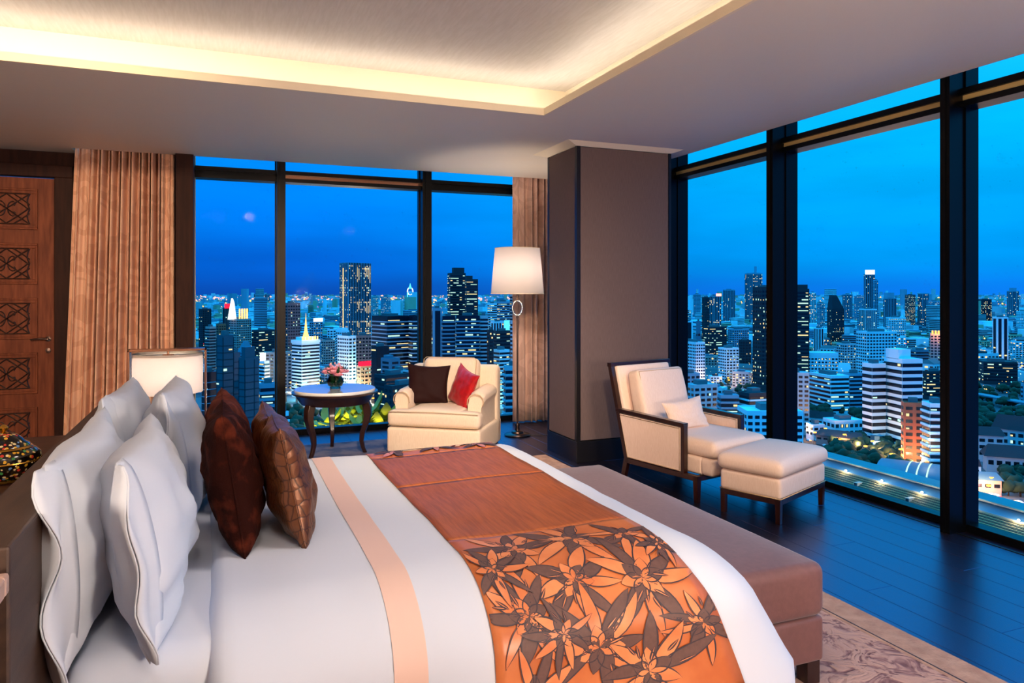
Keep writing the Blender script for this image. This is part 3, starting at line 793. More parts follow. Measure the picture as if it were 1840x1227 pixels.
# ---- pillows and cushions leaning on the headboard
def place_pillow(name, mt, w, h, t, base, lean, tilt, label, cat, group=None, seed=0, flange=False, yawz=0.0, puff=.42, pinch=.07, nz=.012, seam=None):
    # local X -> world Y (width), local Z -> up, local Y -> world -X (back)
    e = empty(name, (0, 0, 0), label=label, cat=cat, group=group)
    b = pillow(w, h, t, pinch, nz, seed, puff=puff)
    o = b.build('pillow_body' if flange else 'cushion_body', mt, e, smooth='all', weld=True)
    if flange:
        f = MB()       # loose open end of the pillowcase
        for sg in (-1, 1):
            def fn(u, v, sg=sg):
                z = (u - .5) * h * .97; c = 1 - (2 * u - 1) ** 2
                x = -w / 2 + .06 - v * .125 - .03 * v * noise.noise(Vector((u * 3, seed, 0)))
                y = sg * (t * .20 * (c ** .6) * (1 - .97 * v) + .0012) + .05 * v * noise.noise(Vector((u * 3.2, seed, v * 1.5)))
                return (x + .03 * (1 - c), y, z)
            f.grid(22, 7, fn)
        g = f.build('pillowcase_flange', mt, e, smooth='all')
        sd = g.modifiers.new('thick', 'SOLIDIFY'); sd.thickness = .004
    else:
        s = MB(); pts = []
        n = 24
        for (u0, v0, u1, v1) in ((-1, -1, 1, -1), (1, -1, 1, 1), (1, 1, -1, 1), (-1, 1, -1, -1)):
            for i in range(n):
                u = u0 + (u1 - u0) * i / n; v = v0 + (v1 - v0) * i / n
                pts.append((w / 2 * u * (1 - pinch * (1 - v * v)), 0, h / 2 * v * (1 - pinch * (1 - u * u))))
        s.tube(pts, .0035, 6, closed=True)
        s.build('seam_piping', seam or mt, e, smooth='all')
    R = Matrix.Rotation(yawz, 4, 'Z') @ Matrix.Rotation(pi / 2, 4, 'Z')      # X->Y, Y->-X
    R = R @ Matrix.Rotation(-lean, 4, 'X') @ Matrix.Rotation(tilt, 4, 'Y')
    # lean: top moves towards the headboard (+local Y)
    e.rotation_euler = R.to_euler()
    up = (R @ Vector((0, 0, 1))); e.location = Vector(base) + up * (h / 2)
    return e
WG = 'white pillows against the headboard'
place_pillow('pillow', 'white_case', .98, .54, .23, (-.360, 2.49, .655), .045, .0, 'white pillow nearest the camera, back row against the headboard', 'pillow', WG, 1, True, puff=.5, nz=.018)
place_pillow('pillow', 'white_case', .92, .555, .23, (-.335, 3.48, .66), .10, .03, 'white pillow at the far end of the back row, in front of the table lamp', 'pillow', WG, 2, True, puff=.5, nz=.018)
place_pillow('pillow', 'white_case', .96, .515, .24, (-.160, 2.50, .662), .15, .02, 'white pillow in the front row nearest the camera, beside the dark velvet cushion', 'pillow', WG, 3, True, puff=.5, nz=.018)
place_pillow('pillow', 'white_case', .90, .55, .24, (-.12, 3.47, .67), .15, .03, 'white pillow at the far end of the front row, behind the velvet cushions', 'pillow', WG, 4, True, puff=.5, nz=.018)
place_pillow('cushion', 'velvet', .52, .485, .19, (.08, 2.80, .712), .15, .04, 'dark brown velvet cushion nearer the camera, against the white pillows', 'cushion', 'brown cushions on the bed', 5, pinch=.10)
place_pillow('cushion', 'velvetl', .54, .445, .19, (.075, 3.42, .715), .15, .0, 'cinnamon brown velvet cushion farther away, behind the dark velvet one', 'cushion', 'brown cushions on the bed', 6, pinch=.10)
place_pillow('cushion', 'bronzesilk', .48, .425, .17, (.275, 2.78, .715), .20, .05, 'bronze quilted silk cushion nearer the camera, foremost on the duvet', 'cushion', 'brown cushions on the bed', 7, pinch=.10)
place_pillow('cushion', 'bronzesilk', .48, .385, .17, (.27, 3.36, .72), .22, .0, 'bronze quilted silk cushion farther away, behind its twin', 'cushion', 'brown cushions on the bed', 8, pinch=.10)

# ---- bench at the foot
bench = empty('bench', (2.0, 3.2, 0), label='long mauve-brown upholstered bench along the foot of the bed', cat='bench')
under(rbox(1.74, 2.295, 2.25, 4.13, .285, .505, .045, (5, 10, 3), crown=.008).build('seat_cushion', 'benchfab', smooth='all', weld=True), bench)
under(rbox(1.745, 2.287, 2.258, 4.122, .105, .287, .018, (4, 8, 3)).build('bench_base', 'benchfab', smooth='all', weld=True), bench)
for (x, y) in ((1.78, 2.27), (2.21, 2.27), (1.78, 4.04), (2.21, 4.04)):
    under(one('leg', 'mahog', x, x + .065, y, y + .065, .0, .108, bevel=.003), bench)

# ---- console behind the headboard and the porcelain jar
con = empty('console_table', (-.9, 2.9, 0), label='dark walnut console ledge behind the headboard under the painted jar', cat='console')
under(one('console_top', 'walnut', -1.35, -.512, 1.72, 4.10, .87, .91, bevel=.004), con)
b = MB(); b.box(-1.33, -.53, 1.76, 4.06, .1, .87)
under(b.build('cabinet_body', 'walnut', bevel=.003), con)
under(one('plinth', 'black', -1.3, -.56, 1.8, 4.0, 0, .1), con)
jar = empty('jar', (-.735, 3.16, .912), label='squat painted porcelain jar with lid, floral on black, at the left edge', cat='jar')
b = MB(); b.lathe([(.058, .012), (.085, .02), (.108, .045), (.119, .075), (.117, .10), (.100, .118), (.078, .127)], 40, caps=True)
b.build('jar_body', 'jar', jar, smooth=True)
b = MB(); b.lathe([(.052, .0), (.062, .004), (.064, .012), (.058, .014)], 32)
b.lathe([(.088, .120), (.092, .124), (.086, .130)], 40); b.lathe([(.119, .076), (.121, .079), (.119, .082)], 40, caps=False)
b.build('gilt_rim', 'gold', jar, smooth=True)
b = MB(); b.lathe([(.084, .131), (.080, .138), (.066, .145), (.058, .156), (.042, .170), (.016, .178)], 40)
ld = b.build('lid', 'jar', jar, smooth=True)
b = MB(); b.lathe([(.016, .178), (.006, .183), (.012, .190), (.016, .197), (.010, .205), (.002, .209)], 20)
b.build('lid_knob', 'gold', ld, smooth=True)

# ---- near bedside cabinet (only a corner of its top in view)
ns = empty('bedside_cabinet', (-.7, 1.3, 0), label='bedside cabinet at the lower left edge with smoked glass top and beige lacquer rim', cat='bedside table')
b = MB(); x0, x1, y0, y1 = -1.0, -.375, .95, 1.655
b.box(x0, x1, y1 - .03, y1, 1.025, 1.065); b.box(x0, x1, y0, y0 + .03, 1.025, 1.065); b.box(x1 - .03, x1, y0 + .03, y1 - .03, 1.025, 1.065); b.box(x0, x0 + .03, y0 + .03, y1 - .03, 1.025, 1.065)
under(b.build('top_rim', 'stonebeige', bevel=.006), ns)
under(one('glass_inlay', 'greytop', x0 + .03, x1 - .03, y0 + .03, y1 - .03, 1.045, 1.062), ns)
under(one('cabinet_body', 'walnut', x0 + .05, x1 - .06, y0 + .04, y1 - .03, .05, 1.025), ns)

# ---- far bedside table with the rectangular-framed table lamp
nt = empty('bedside_table', (-.15, 4.6, 0), label='dark bedside table hidden behind the pillows under the framed lamp', cat='bedside table')
under(one('table_top', 'walnut', -.50, .12, 4.30, 4.95, .60, .64, bevel=.004), nt)
under(one('drawer_box', 'walnut', -.47, .09, 4.33, 4.92, .12, .60, bevel=.003), nt)
for (x, y) in ((-.46, 4.34), (.03, 4.34), (-.46, 4.86), (.03, 4.86)):
    under(one('leg', 'mahog', x, x + .05, y, y + .05, 0, .12), nt)
tl = empty('table_lamp', (-.275, 4.60, .64), label='lit drum-shade table lamp inside a rectangular copper frame beside the curtain', cat='lamp')
b = MB()
b.box(-.205, -.193, -.05, .05, 0, .645); b.box(.193, .205, -.05, .05, 0, .645); b.box(-.205, .205, -.05, .05, .633, .645); b.box(-.205, .205, -.05, .05, 0, .012)
b.build('lamp_frame', 'copper', tl, bevel=.002)
b = MB(); b.lathe([(.185, .395), (.185, .62)], 48, caps=False)
sh = b.build('lamp_shade', 'shade', tl, smooth='all')
b = MB(); b.lathe([(.0005, .604), (.182, .604)], 48, caps=False); b.build('diffuser', 'shade', sh)
b = MB(); b.tube([(0, 0, .012), (0, 0, .40)], .008, 10); b.build('stem', 'copper', tl, smooth=True)
b = MB(); b.tube([(0, 0, .600), (0, 0, .640)], .006, 10); b.lathe([(.03, .602), (.03, .612)], 16); b.build('hanger', 'copper', tl, smooth=True)
one('glass_panel', 'clearglass', -.19, .19, .03, .036, .013, .633, tl)
lt = bulb('table_lamp_bulb', (-.275, 4.60, 1.15), 15, (1, .78, .6), .05)

# ---- floor lamp
fl = empty('floor_lamp', (3.12, 7.56, 0), label='tall lit floor lamp with tapered ivory shade beside the cream armchair', cat='lamp')
b = MB(); b.lathe([(.145, .0), (.148, .012), (.14, .022), (.07, .03), (.062, .05), (.03, .06), (.022, .10), (.028, .12), (.018, .14)], 36)
b.build('base', 'bronze', fl, smooth=True)
b = MB(); b.tube([(0, 0, .13), (0, 0, 1.33)], .0095, 12); b.lathe([(.018, 1.33), (.012, 1.345), (.012, 1.36)], 14)
b.tube([(0, 0, 1.52), (0, 0, 1.60)], .010, 12); b.lathe([(.02, 1.53), (.014, 1.55)], 14)
b.tube([(-.07, 0, 1.575), (.03, 0, 1.575)], .003, 6)
b.build('pole', 'bronze', fl, smooth=True)
b = MB(); b.tube([(.062 * cos(t) * .9, .0, 1.44 + .083 * sin(t)) for t in [2 * pi * i / 28 for i in range(28)]], .011, 8, closed=True, T=Matrix.Rotation(radians(-15), 4, 'Z'))
b.build('ring', 'chrome', fl, smooth='all')
b = MB(); b.lathe([(.30, 1.60), (.255, 2.115)], 48, caps=False)
o = b.build('lamp_shade', 'shade', fl, smooth='all')
b = MB()
for z, r in ((1.60, .30), (2.115, .255)):
    b = MB(); b.tube([(r * cos(t), r * sin(t), z) for t in [2 * pi * i / 40 for i in range(40)]], .0035, 5, closed=True)
    b.build('shade_ring', 'cream_paint', o)
bulb('floor_lamp_bulb', (3.12, 7.56, 1.86), 36, (1, .78, .6), .06)
cb = MB(); cb.tube([(3.25, 7.50, .006), (3.40, 7.42, .006), (3.55, 7.44, .006), (3.75, 7.40, .006)], .004, 6)
cb.build('power_cord', 'cable', fl, smooth=True)
bpy.data.objects['power_cord'].matrix_parent_inverse = Matrix.Translation((-3.12, -7.56, 0))

# ---- round table
rt = empty('round_table', (1.07, 7.37, 0.014), label='round dark wood table with white marble top and curved legs by the window', cat='table')
b = MB(); b.lathe([(.385, .612), (.395, .616), (.398, .636), (.392, .644)], 56)
b.build('marble_top', 'marble', rt, smooth=True)
b = MB(); b.lathe([(.33, .500), (.345, .520), (.385, .585), (.418, .600), (.420, .616), (.400, .6185), (.36, .611)], 56)
b.build('apron', 'mahog', rt, smooth=True)
for k, a in enumerate((radians(212), radians(-20), radians(88))):
    b = MB(); c, s = cos(a), sin(a)
    prof = [(.29, .54, .080), (.318, .46, .080), (.325, .38, .072), (.305, .29, .060), (.272, .20, .050), (.262, .12, .042), (.278, .05, .038), (.30, .0, .038)]
    vs = []; fs = []
    for r, z, w in prof:
        for (dr, dt) in ((-.5, -.42), (.5, -.42), (.5, .42), (-.5, .42)):
            R_ = r + dr * w; t = dt * w * 1.1
            vs.append((R_ * c - t * s, R_ * s + t * c, z))
    for i in range(len(prof) - 1):
        for j in range(4):
            fs.append((i * 4 + j, (i + 1) * 4 + j, (i + 1) * 4 + (j + 1) % 4, i * 4 + (j + 1) % 4))
    fs.append((0, 1, 2, 3)); q = (len(prof) - 1) * 4; fs.append((q + 3, q + 2, q + 1, q))
    b.add(vs, fs); b.build('leg', 'mahog', rt, smooth=True, bevel=.006)

vz = empty('flower_vase', (1.065, 7.33, .659), label='round green glass vase of pink peonies on the marble table', cat='vase')
b = MB(); b.lathe([(.052, 0), (.054, .012), (.046, .018), (.070, .035), (.084, .065), (.080, .095), (.062, .118), (.060, .128), (.057, .127), (.059, .116), (.075, .093), (.079, .065), (.066, .038), (.02, .022), (0.001, .022)], 32, caps=False)
b.build('vase_glass', 'vaseglass', vz, smooth=True)
b = MB(); rg = random.Random(4)
for k in range(22):
    a = rg.uniform(0, 6.28); r = rg.uniform(.02, .068)
    b.tube([(r * cos(a), r * sin(a), .03), (r * .9 * cos(a + .5), r * .9 * sin(a + .5), .085), (.05 * cos(a), .05 * sin(a), .15)], .010, 5)
b.build('wrapped_leaves', 'leaf', vz, smooth='all')
def bloom(loc, R, mt, name):
    b = MB(); rg = random.Random(int(loc[0] * 1e4) % 997)
    for ring, (n, op, sc) in enumerate(((5, .35, .55), (7, .75, .8), (9, 1.15, 1.0))):
        for k in range(n):
            a = 2 * pi * k / n + ring + rg.uniform(-.2, .2); L = R * sc
            T = Matrix.Translation(loc) @ Matrix.Rotation(a, 4, 'Z') @ Matrix.Rotation(op + rg.uniform(-.15, .15), 4, 'Y')
            b.grid(5, 4, lambda u, v: ((.25 * L * sin(u * 2.6) * (1 - .5 * u)) , (v - .5) * L * 1.05 * sin(pi * (.15 + .75 * u)), u * L * 1.05 + .08 * L * sin(v * 9 + k)), T=T)
    return b.build(name, mt, vz, smooth='all')
for (x, y, z, R) in ((-.02, -.045, .155, .058), (.055, -.035, .16, .056), (-.075, -.02, .15, .048), (.095, .01, .155, .05), (.0, .03, .185, .05), (.05, .04, .19, .046), (-.06, .05, .18, .045), (.02, -.085, .135, .05), (-.105, .0, .165, .035)):
    bloom((x, y, z), R, 'pink', 'peony_bloom')
b = MB()
for k in range(26):
    a = rg.uniform(0, 6.28); t = rg.uniform(.5, 1.15); L = rg.uniform(.06, .11)
    T = Matrix.Translation((.03 * cos(a), .03 * sin(a), .13)) @ Matrix.Rotation(a, 4, 'Z') @ Matrix.Rotation(t, 4, 'Y')
    b.grid(5, 3, lambda u, v: (.01 * sin(3 * u), (v - .5) * .03 * sin(pi * (.05 + .9 * u)), u * L + .03), T=T)
b.build('foliage', 'leaf', vz, smooth='all')
b = MB()
for k in range(9):
    a = k * .7; x, y = .05 * cos(a), .05 * sin(a) + .02
    b.tube([(x * .5, y * .5, .12), (x, y, .215 + .01 * (k % 3))], .0018, 4); b.lathe([(.001, 0), (.008, .006), (.009, .014), (.003, .024)], 8, T=Matrix.Translation((x, y, .212 + .01 * (k % 3))))
b.build('flower_bud', 'pink', vz, smooth=True)

# ---- cream club armchair (local: front faces -Y, X to the viewer's right)
AC = radians(-35)
# facing f = (-sin a, -cos a) with a=35deg -> rotate local -Y by -35deg
ac_o = Vector((2.29, 6.48, .014)) + Vector((-.819, .574, 0)) * .475 + Vector((.574, .819, 0)) * .425
ac = empty('armchair', ac_o, AC, 'cream upholstered club armchair with rolled arms between round table and floor lamp', 'armchair')
rbox(-.475, .475, -.425, .42, .03, .285, .03, (6, 6, 3)).build('seat_base', 'cream', ac, smooth='all', weld=True)
# T-shaped loose seat cushion
b = rbox(-.30, .30, -.43, .22, .29, .455, .05, (8, 8, 3), crown=.022)
b2 = rbox(-.473, .473, -.435, -.26, .29, .445, .05, (10, 4, 3), crown=.012)
b.add(b2.v, b2.f)
b.build('seat_cushion', 'cream', ac, smooth='all', weld=True)
for s in (-1, 1):
    a = MB()
    def arm(u, v, s=s):
        # cross-section: upright slab with outward roll, swept back and slightly up
        y = -.27 + .62 * u
        pr = [(.30, .28), (.30, .52), (.305, .575), (.33, .615), (.375, .632), (.43, .620), (.462, .585), (.468, .54), (.455, .505), (.448, .48), (.448, .03), (.30, .03)]
        k = v * len(pr); i = int(k) % len(pr); f = k - int(k)
        p, q = pr[i], pr[(i + 1) % len(pr)]
        x = p[0] + (q[0] - p[0]) * f; z = p[1] + (q[1] - p[1]) * f
        fr = max(0, 1 - u / .12)
        z -= .02 * fr * (z > .4); 
        sc = 1 - .10 * fr ** 2
        x = .385 + (x - .385) * sc
        y = y + (.03 * fr if z > .5 else 0)
        return (s * x, y, z + .03 * u * (z > .45))
    a.grid(14, 36, arm, cv=True)
    k = 36
    a.f.append(tuple(range(k))); a.m.append(0); a.f.append(tuple(13 * k + j for j in reversed(range(k)))); a.m.append(0)
    o = a.build('arm', 'cream', ac, smooth=True)
    p = MB(); pr = [(.30, .50), (.305, .555), (.33, .592), (.375, .608), (.43, .598), (.460, .565), (.466, .525), (.452, .49)]
    p.tube([(s * x, -.262, z) for x, z in pr], .005, 6); p.build('arm_piping', 'pipe', o, smooth='all')
rbox(-.475, .475, .24, .425, .03, .84, .055, (8, 3, 8)).build('backrest', 'cream', ac, smooth='all', weld=True)
o = rbox(-.30, .30, -.09, .09, -.23, .23, .07, (8, 4, 8), side=.0, crown=.0).build('back_cushion', 'cream', ac, smooth='all', weld=True)
o.location = (0, .175, .69); o.rotation_euler = (radians(-12), 0, 0)
p = MB(); q = [(-.285, -.09, -.2), (-.285, -.09, .2), (-.26, -.09, .222), (.26, -.09, .222), (.285, -.09, .2), (.285, -.09, -.2)]
p.tube(q, .004, 6); p.build('cushion_piping', 'pipe', o, smooth='all')
p = MB()
p.tube([(-.455, -.433, .435), (0, -.437, .445), (.455, -.433, .435)], .004, 6); p.tube([(-.455, -.433, .305), (0, -.437, .305), (.455, -.433, .305)], .004, 6)
p.build('seat_piping', 'pipe', ac, smooth='all')
for (x, y) in ((-.42, -.37), (.42, -.37), (-.42, .37), (.42, .37)): one('foot', 'mahog', x - .025, x + .025, y - .025, y + .025, -.014, .035, ac)

def loose(name, mt, w, h, t, loc, rz, lean, roll, label, seed, group):
    e = empty(name, loc, label=label, cat='cushion', group=group)
    pillow(w, h, t, .12, .008, seed, n=22).build('cushion_body', mt, e, smooth='all', weld=True)
    s = MB(); pts = []
    for (u0, v0, u1, v1) in ((-1, -1, 1, -1), (1, -1, 1, 1), (1, 1, -1, 1), (-1, 1, -1, -1)):
        for i in range(16):
            u = u0 + (u1 - u0) * i / 16; v = v0 + (v1 - v0) * i / 16
            pts.append((w / 2 * u * (1 - .12 * (1 - v * v)), 0, h / 2 * v * (1 - .12 * (1 - u * u))))
    s.tube(pts, .003, 5, closed=True); s.build('seam_piping', mt, e, smooth='all')
    e.rotation_euler = (Matrix.Rotation(rz, 4, 'Z') @ Matrix.Rotation(-lean, 4, 'X') @ Matrix.Rotation(roll, 4, 'Y')).to_euler()
    return e
def acp(x, y, z): return Matrix.Translation(ac_o) @ Matrix.Rotation(AC, 4, 'Z') @ Vector((x, y, z))
loose('cushion', 'darkcush', .44, .42, .13, acp(-.19, -.02, .655), AC + radians(18), radians(14), radians(3), 'dark brown square cushion on the left of the cream armchair', 3, 'cushions on the cream armchair')
loose('cushion', 'red', .42, .40, .13, acp(.19, -.04, .64), AC + radians(-42), radians(16), radians(14), 'red silk square cushion on the right of the cream armchair', 4, 'cushions on the cream armchair')

# ---- lounge chair with dark wood frame
LC = radians(13)
lc = empty('lounge_chair', (3.377, 4.586, 0), LC, 'ivory lounge chair with dark wood frame facing the footstool by the right window', 'armchair')
W_, D_ = .74, .80
fl_ = MB()
def beam(b, p0, p1, w, h):
    p0, p1 = Vector(p0), Vector(p1); d = (p1 - p0); L = d.length; d.normalize()
    a = d.cross(Vector((1, 0, 0))) if abs(d.x) < .9 else d.cross(Vector((0, 0, 1)))
    a.normalize(); c = d.cross(a).normalized()
    if abs(d.x) < .9: wx, hx = c, a
    else: wx, hx = a, c
    vs = []
    for p in (p0, p1):
        for s, t in ((-1, -1), (1, -1), (1, 1), (-1, 1)): vs.append(p + wx * (w / 2 * s) + hx * (h / 2 * t))
    b.add(vs, [(3, 2, 1, 0), (4, 5, 6, 7), (0, 1, 5, 4), (1, 2, 6, 5), (2, 3, 7, 6), (3, 0, 4, 7)])
rail = MB()
rail.box(0, W_, 0, .04, .165, .205)
for x in (.0, W_ - .045): beam(rail, (x + .0225, .0, .185), (x + .0225, D_ - .02, .185), .045, .042)
rail.box(0, W_, D_ - .06, D_ - .02, .165, .205)
rail.build('frame_rail', 'mahog', lc, bevel=.003)
for x in (.0, W_ - .045):
    b = MB(); b.frustum((x + .006, x + .040, .004, .040), (x, x + .045, 0, .045), 0, .17); b.build('leg', 'mahog', lc, bevel=.002)
    b = MB(); beam(b, (x + .0225, D_ + .03, .0), (x + .0225, D_ - .02, .20), .04, .045); beam(b, (x + .0225, D_ - .03, .17), (x + .0225, D_ + .185, .98), .045, .04)
    b.build('back_post', 'mahog', lc, bevel=.003)
    b = MB(); beam(b, (x + .0225, .135, .575), (x + .0225, D_ + .10, .60), .055, .032); beam(b, (x + .0225, .15, .19), (x + .0225, .15, .575), .045, .035)
    b.build('armrest', 'mahog', lc, bevel=.003)
    # upholstered side panel
    b = MB(); hx = x + (.006 if x < .1 else .0)
    pan = [(.172, .21), (.172, .553), (D_ + .065, .572), (D_ - .035, .21)]
    xa, xb = (x + .003, x + .042)
    vs = [(xa, y, z) for y, z in pan] + [(xb, y, z) for y, z in pan]
    b.add(vs, [(0, 1, 2, 3), (7, 6, 5, 4), (0, 4, 5, 1), (1, 5, 6, 2), (2, 6, 7, 3), (3, 7, 4, 0)])
    sp_ = b.build('side_panel', 'cream2', lc, bevel=.005)
    b = MB()
    for xx in (xa - .002, xb + .002):
        b.tube([(xx, y, z) for y, z in [(.180, .218), (.180, .545), (D_ + .052, .563), (D_ - .042, .218)]], .0028, 5, closed=True)
    b.build('panel_piping', 'pipe', sp_, smooth='all')
b = MB(); beam(b, (0, D_ + .185, .98), (W_, D_ + .185, .98), .05, .035); b.build('top_rail', 'mahog', lc, bevel=.003)
o = rbox(0, W_ - .09, -.055, .045, 0, .56, .02, (6, 3, 6)).build('fixed_back', 'cream2', lc, smooth='all', weld=True)
o.location = (.045, D_ + .045, .42); o.rotation_euler = (radians(-14.5), 0, 0)
o = rbox(0, .56, -.07, .07, 0, .50, .035, (8, 4, 8), side=.012).build('back_cushion', 'cream2', lc, smooth='all', weld=True)
o.location = (.10, D_ - .12, .455); o.rotation_euler = (radians(-14.5), 0, 0)
p = MB(); p.tube([(.02, -.068, .02), (.015, -.068, .48), (.545, -.068, .48), (.54, -.068, .02)], .0035, 5, closed=True); p.build('cushion_piping', 'pipe', o, smooth='all')
rbox(.05, W_ - .05, .0, D_ - .05, .205, .345, .03, (8, 8, 3)).build('seat_base', 'cream2', lc, smooth='all', weld=True)
rbox(.05, W_ - .05, -.11, .03, .205, .345, .04, (8, 3, 3)).build('base_front', 'cream2', lc, smooth='all', weld=True)
rbox(.045, W_ - .045, -.13, D_ - .10, .345, .475, .05, (10, 10, 3), crown=.02).build('seat_cushion', 'cream2', lc, smooth='all', weld=True)
def lcp(x, y, z): return Matrix.Translation((3.377, 4.586, 0)) @ Matrix.Rotation(LC, 4, 'Z') @ Vector((x, y, z))
loose('cushion', 'cream2', .42, .26, .11, lcp(.30, .38, .60), LC - radians(8), radians(20), radians(-5), 'small ivory lumbar cushion on the wood-framed lounge chair', 9, None)

# ---- footstool
FS = radians(22)
fs = empty('footstool', (3.59, 3.94, 0), FS, 'ivory upholstered footstool on dark wood legs in front of the lounge chair', 'footstool')
fw, fd = .74, .46
for (x, y) in ((0, 0), (fw - .04, 0), (0, fd - .04), (fw - .04, fd - .04)):
    b = MB(); b.frustum((x + .003, x + .037, y + .003, y + .037), (x, x + .04, y, y + .04), 0, .17); b.build('leg', 'mahog', fs, bevel=.002)
b = MB(); b.box(.04, fw - .04, 0, .035, .135, .172); b.box(.04, fw - .04, fd - .035, fd, .135, .172); b.box(0, .035, .04, fd - .04, .135, .172); b.box(fw - .035, fw, .04, fd - .04, .135, .172)
b.build('frame_rail', 'mahog', fs, bevel=.002)
rbox(-.003, fw + .003, -.003, fd + .003, .172, .315, .025, (8, 6, 3)).build('stool_base', 'cream2', fs, smooth='all', weld=True)
rbox(-.02, fw + .02, -.02, fd + .02, .318, .435, .045, (10, 8, 3), crown=.028, side=.01).build('seat_cushion', 'cream2', fs, smooth='all', weld=True)
p = MB(); p.tube([(0, -.004, .178), (fw, -.004, .178), (fw + .004, fd, .178), (-.004, fd, .178)], .004, 5, closed=True); p.build('base_piping', 'pipe', fs, smooth='all')
# ------------------------------------------------------------------ the city outside
GZ = -105.0
def gp(px, d):
    """ground-plan point at view depth d (metres) seen in column px"""
    t = (px - 920) / FPX
    return Vector((SN * d + CS * t * d, CS * d - SN * t * d, 0))
def dep(yb, h=0.0): return (EYE - GZ - h) * FPX / (yb - HOR)
def G(px, yb): 
    p = gp(px, dep(yb)); p.z = GZ; return p

m, n, l, b_ = newmat('city_ground'); setp(b_, Roughness=0.9)
tc = n.new('ShaderNodeTexCoord'); v1 = n.new('ShaderNodeTexVoronoi'); v1.inputs['Scale'].default_value = 0.02; l.new(tc.outputs['Object'], v1.inputs['Vector'])
r_ = n.new('ShaderNodeValToRGB'); e_ = r_.color_ramp.elements; e_[0].position = .2; e_[0].color = (.025, .04, .05, 1); e_[1].position = .9; e_[1].color = (.16, .18, .19, 1)
s_ = n.new('ShaderNodeSeparateColor'); l.new(v1.outputs['Color'], s_.inputs[0]); l.new(s_.outputs[0], r_.inputs[0]); l.new(r_.outputs[0], b_.inputs['Base Color'])
M['ground'] = m
def cm(k, name, c, rough=.7, c2=None, **kw):
    M[k] = mat(name, c, rough, col2=c2 or tuple(int(x * .84) for x in c), scale=.02, stretch=(1, 1, .15), **kw)
cm('fw', 'white_render', (228, 247, 250)); cm('fg', 'grey_concrete', (190, 196, 200)); cm('fb', 'blue_grey_panel', (138, 166, 184))
cm('fp', 'pinkish_stone', (190, 160, 150)); cm('fr', 'brick_red_render', (196, 96, 62)); cm('fd', 'dark_cladding', (34, 40, 48)); cm('ft', 'teal_glass_wall', (34, 84, 94), .25)
cm('fn', 'brown_stone', (118, 92, 92)); cm('fk', 'night_glass', (16, 26, 38), .2); cm('fy', 'pale_yellow_render', (206, 190, 150))
cm('gw', 'dark_window_glass', (14, 20, 30), .25); cm('roofd', 'flat_roof_felt', (96, 104, 108), .8); cm('roofb', 'blue_metal_roof', (84, 122, 140), .5); cm('rooft', 'tiled_roof', (52, 40, 46), .8)
cm('asph', 'asphalt', (50, 50, 52), .8); cm('conc', 'pale_concrete', (170, 160, 146), .8)
M['lw'] = emit('warm_window_light', (255, 224, 160), 1.3); M['lc'] = emit('cool_window_light', (200, 250, 226), 1.3); M['lo'] = emit('amber_light', (255, 150, 50), 7.0)
M['lx'] = emit('bright_white_light', (240, 255, 250), 2.0); M['lr'] = emit('red_neon', (255, 30, 60), 2.0); M['lp'] = emit('pink_light', (255, 160, 150), 2.6)
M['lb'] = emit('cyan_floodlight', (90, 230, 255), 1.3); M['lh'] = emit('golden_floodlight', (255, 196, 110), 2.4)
one('city_ground', 'ground', -30000, 42000, 40, 60000, GZ - 1, GZ, kind='structure')
def plight(p, power, col, rad=1.0):
    return bulb('street_light_bulb', p, power, col, rad)

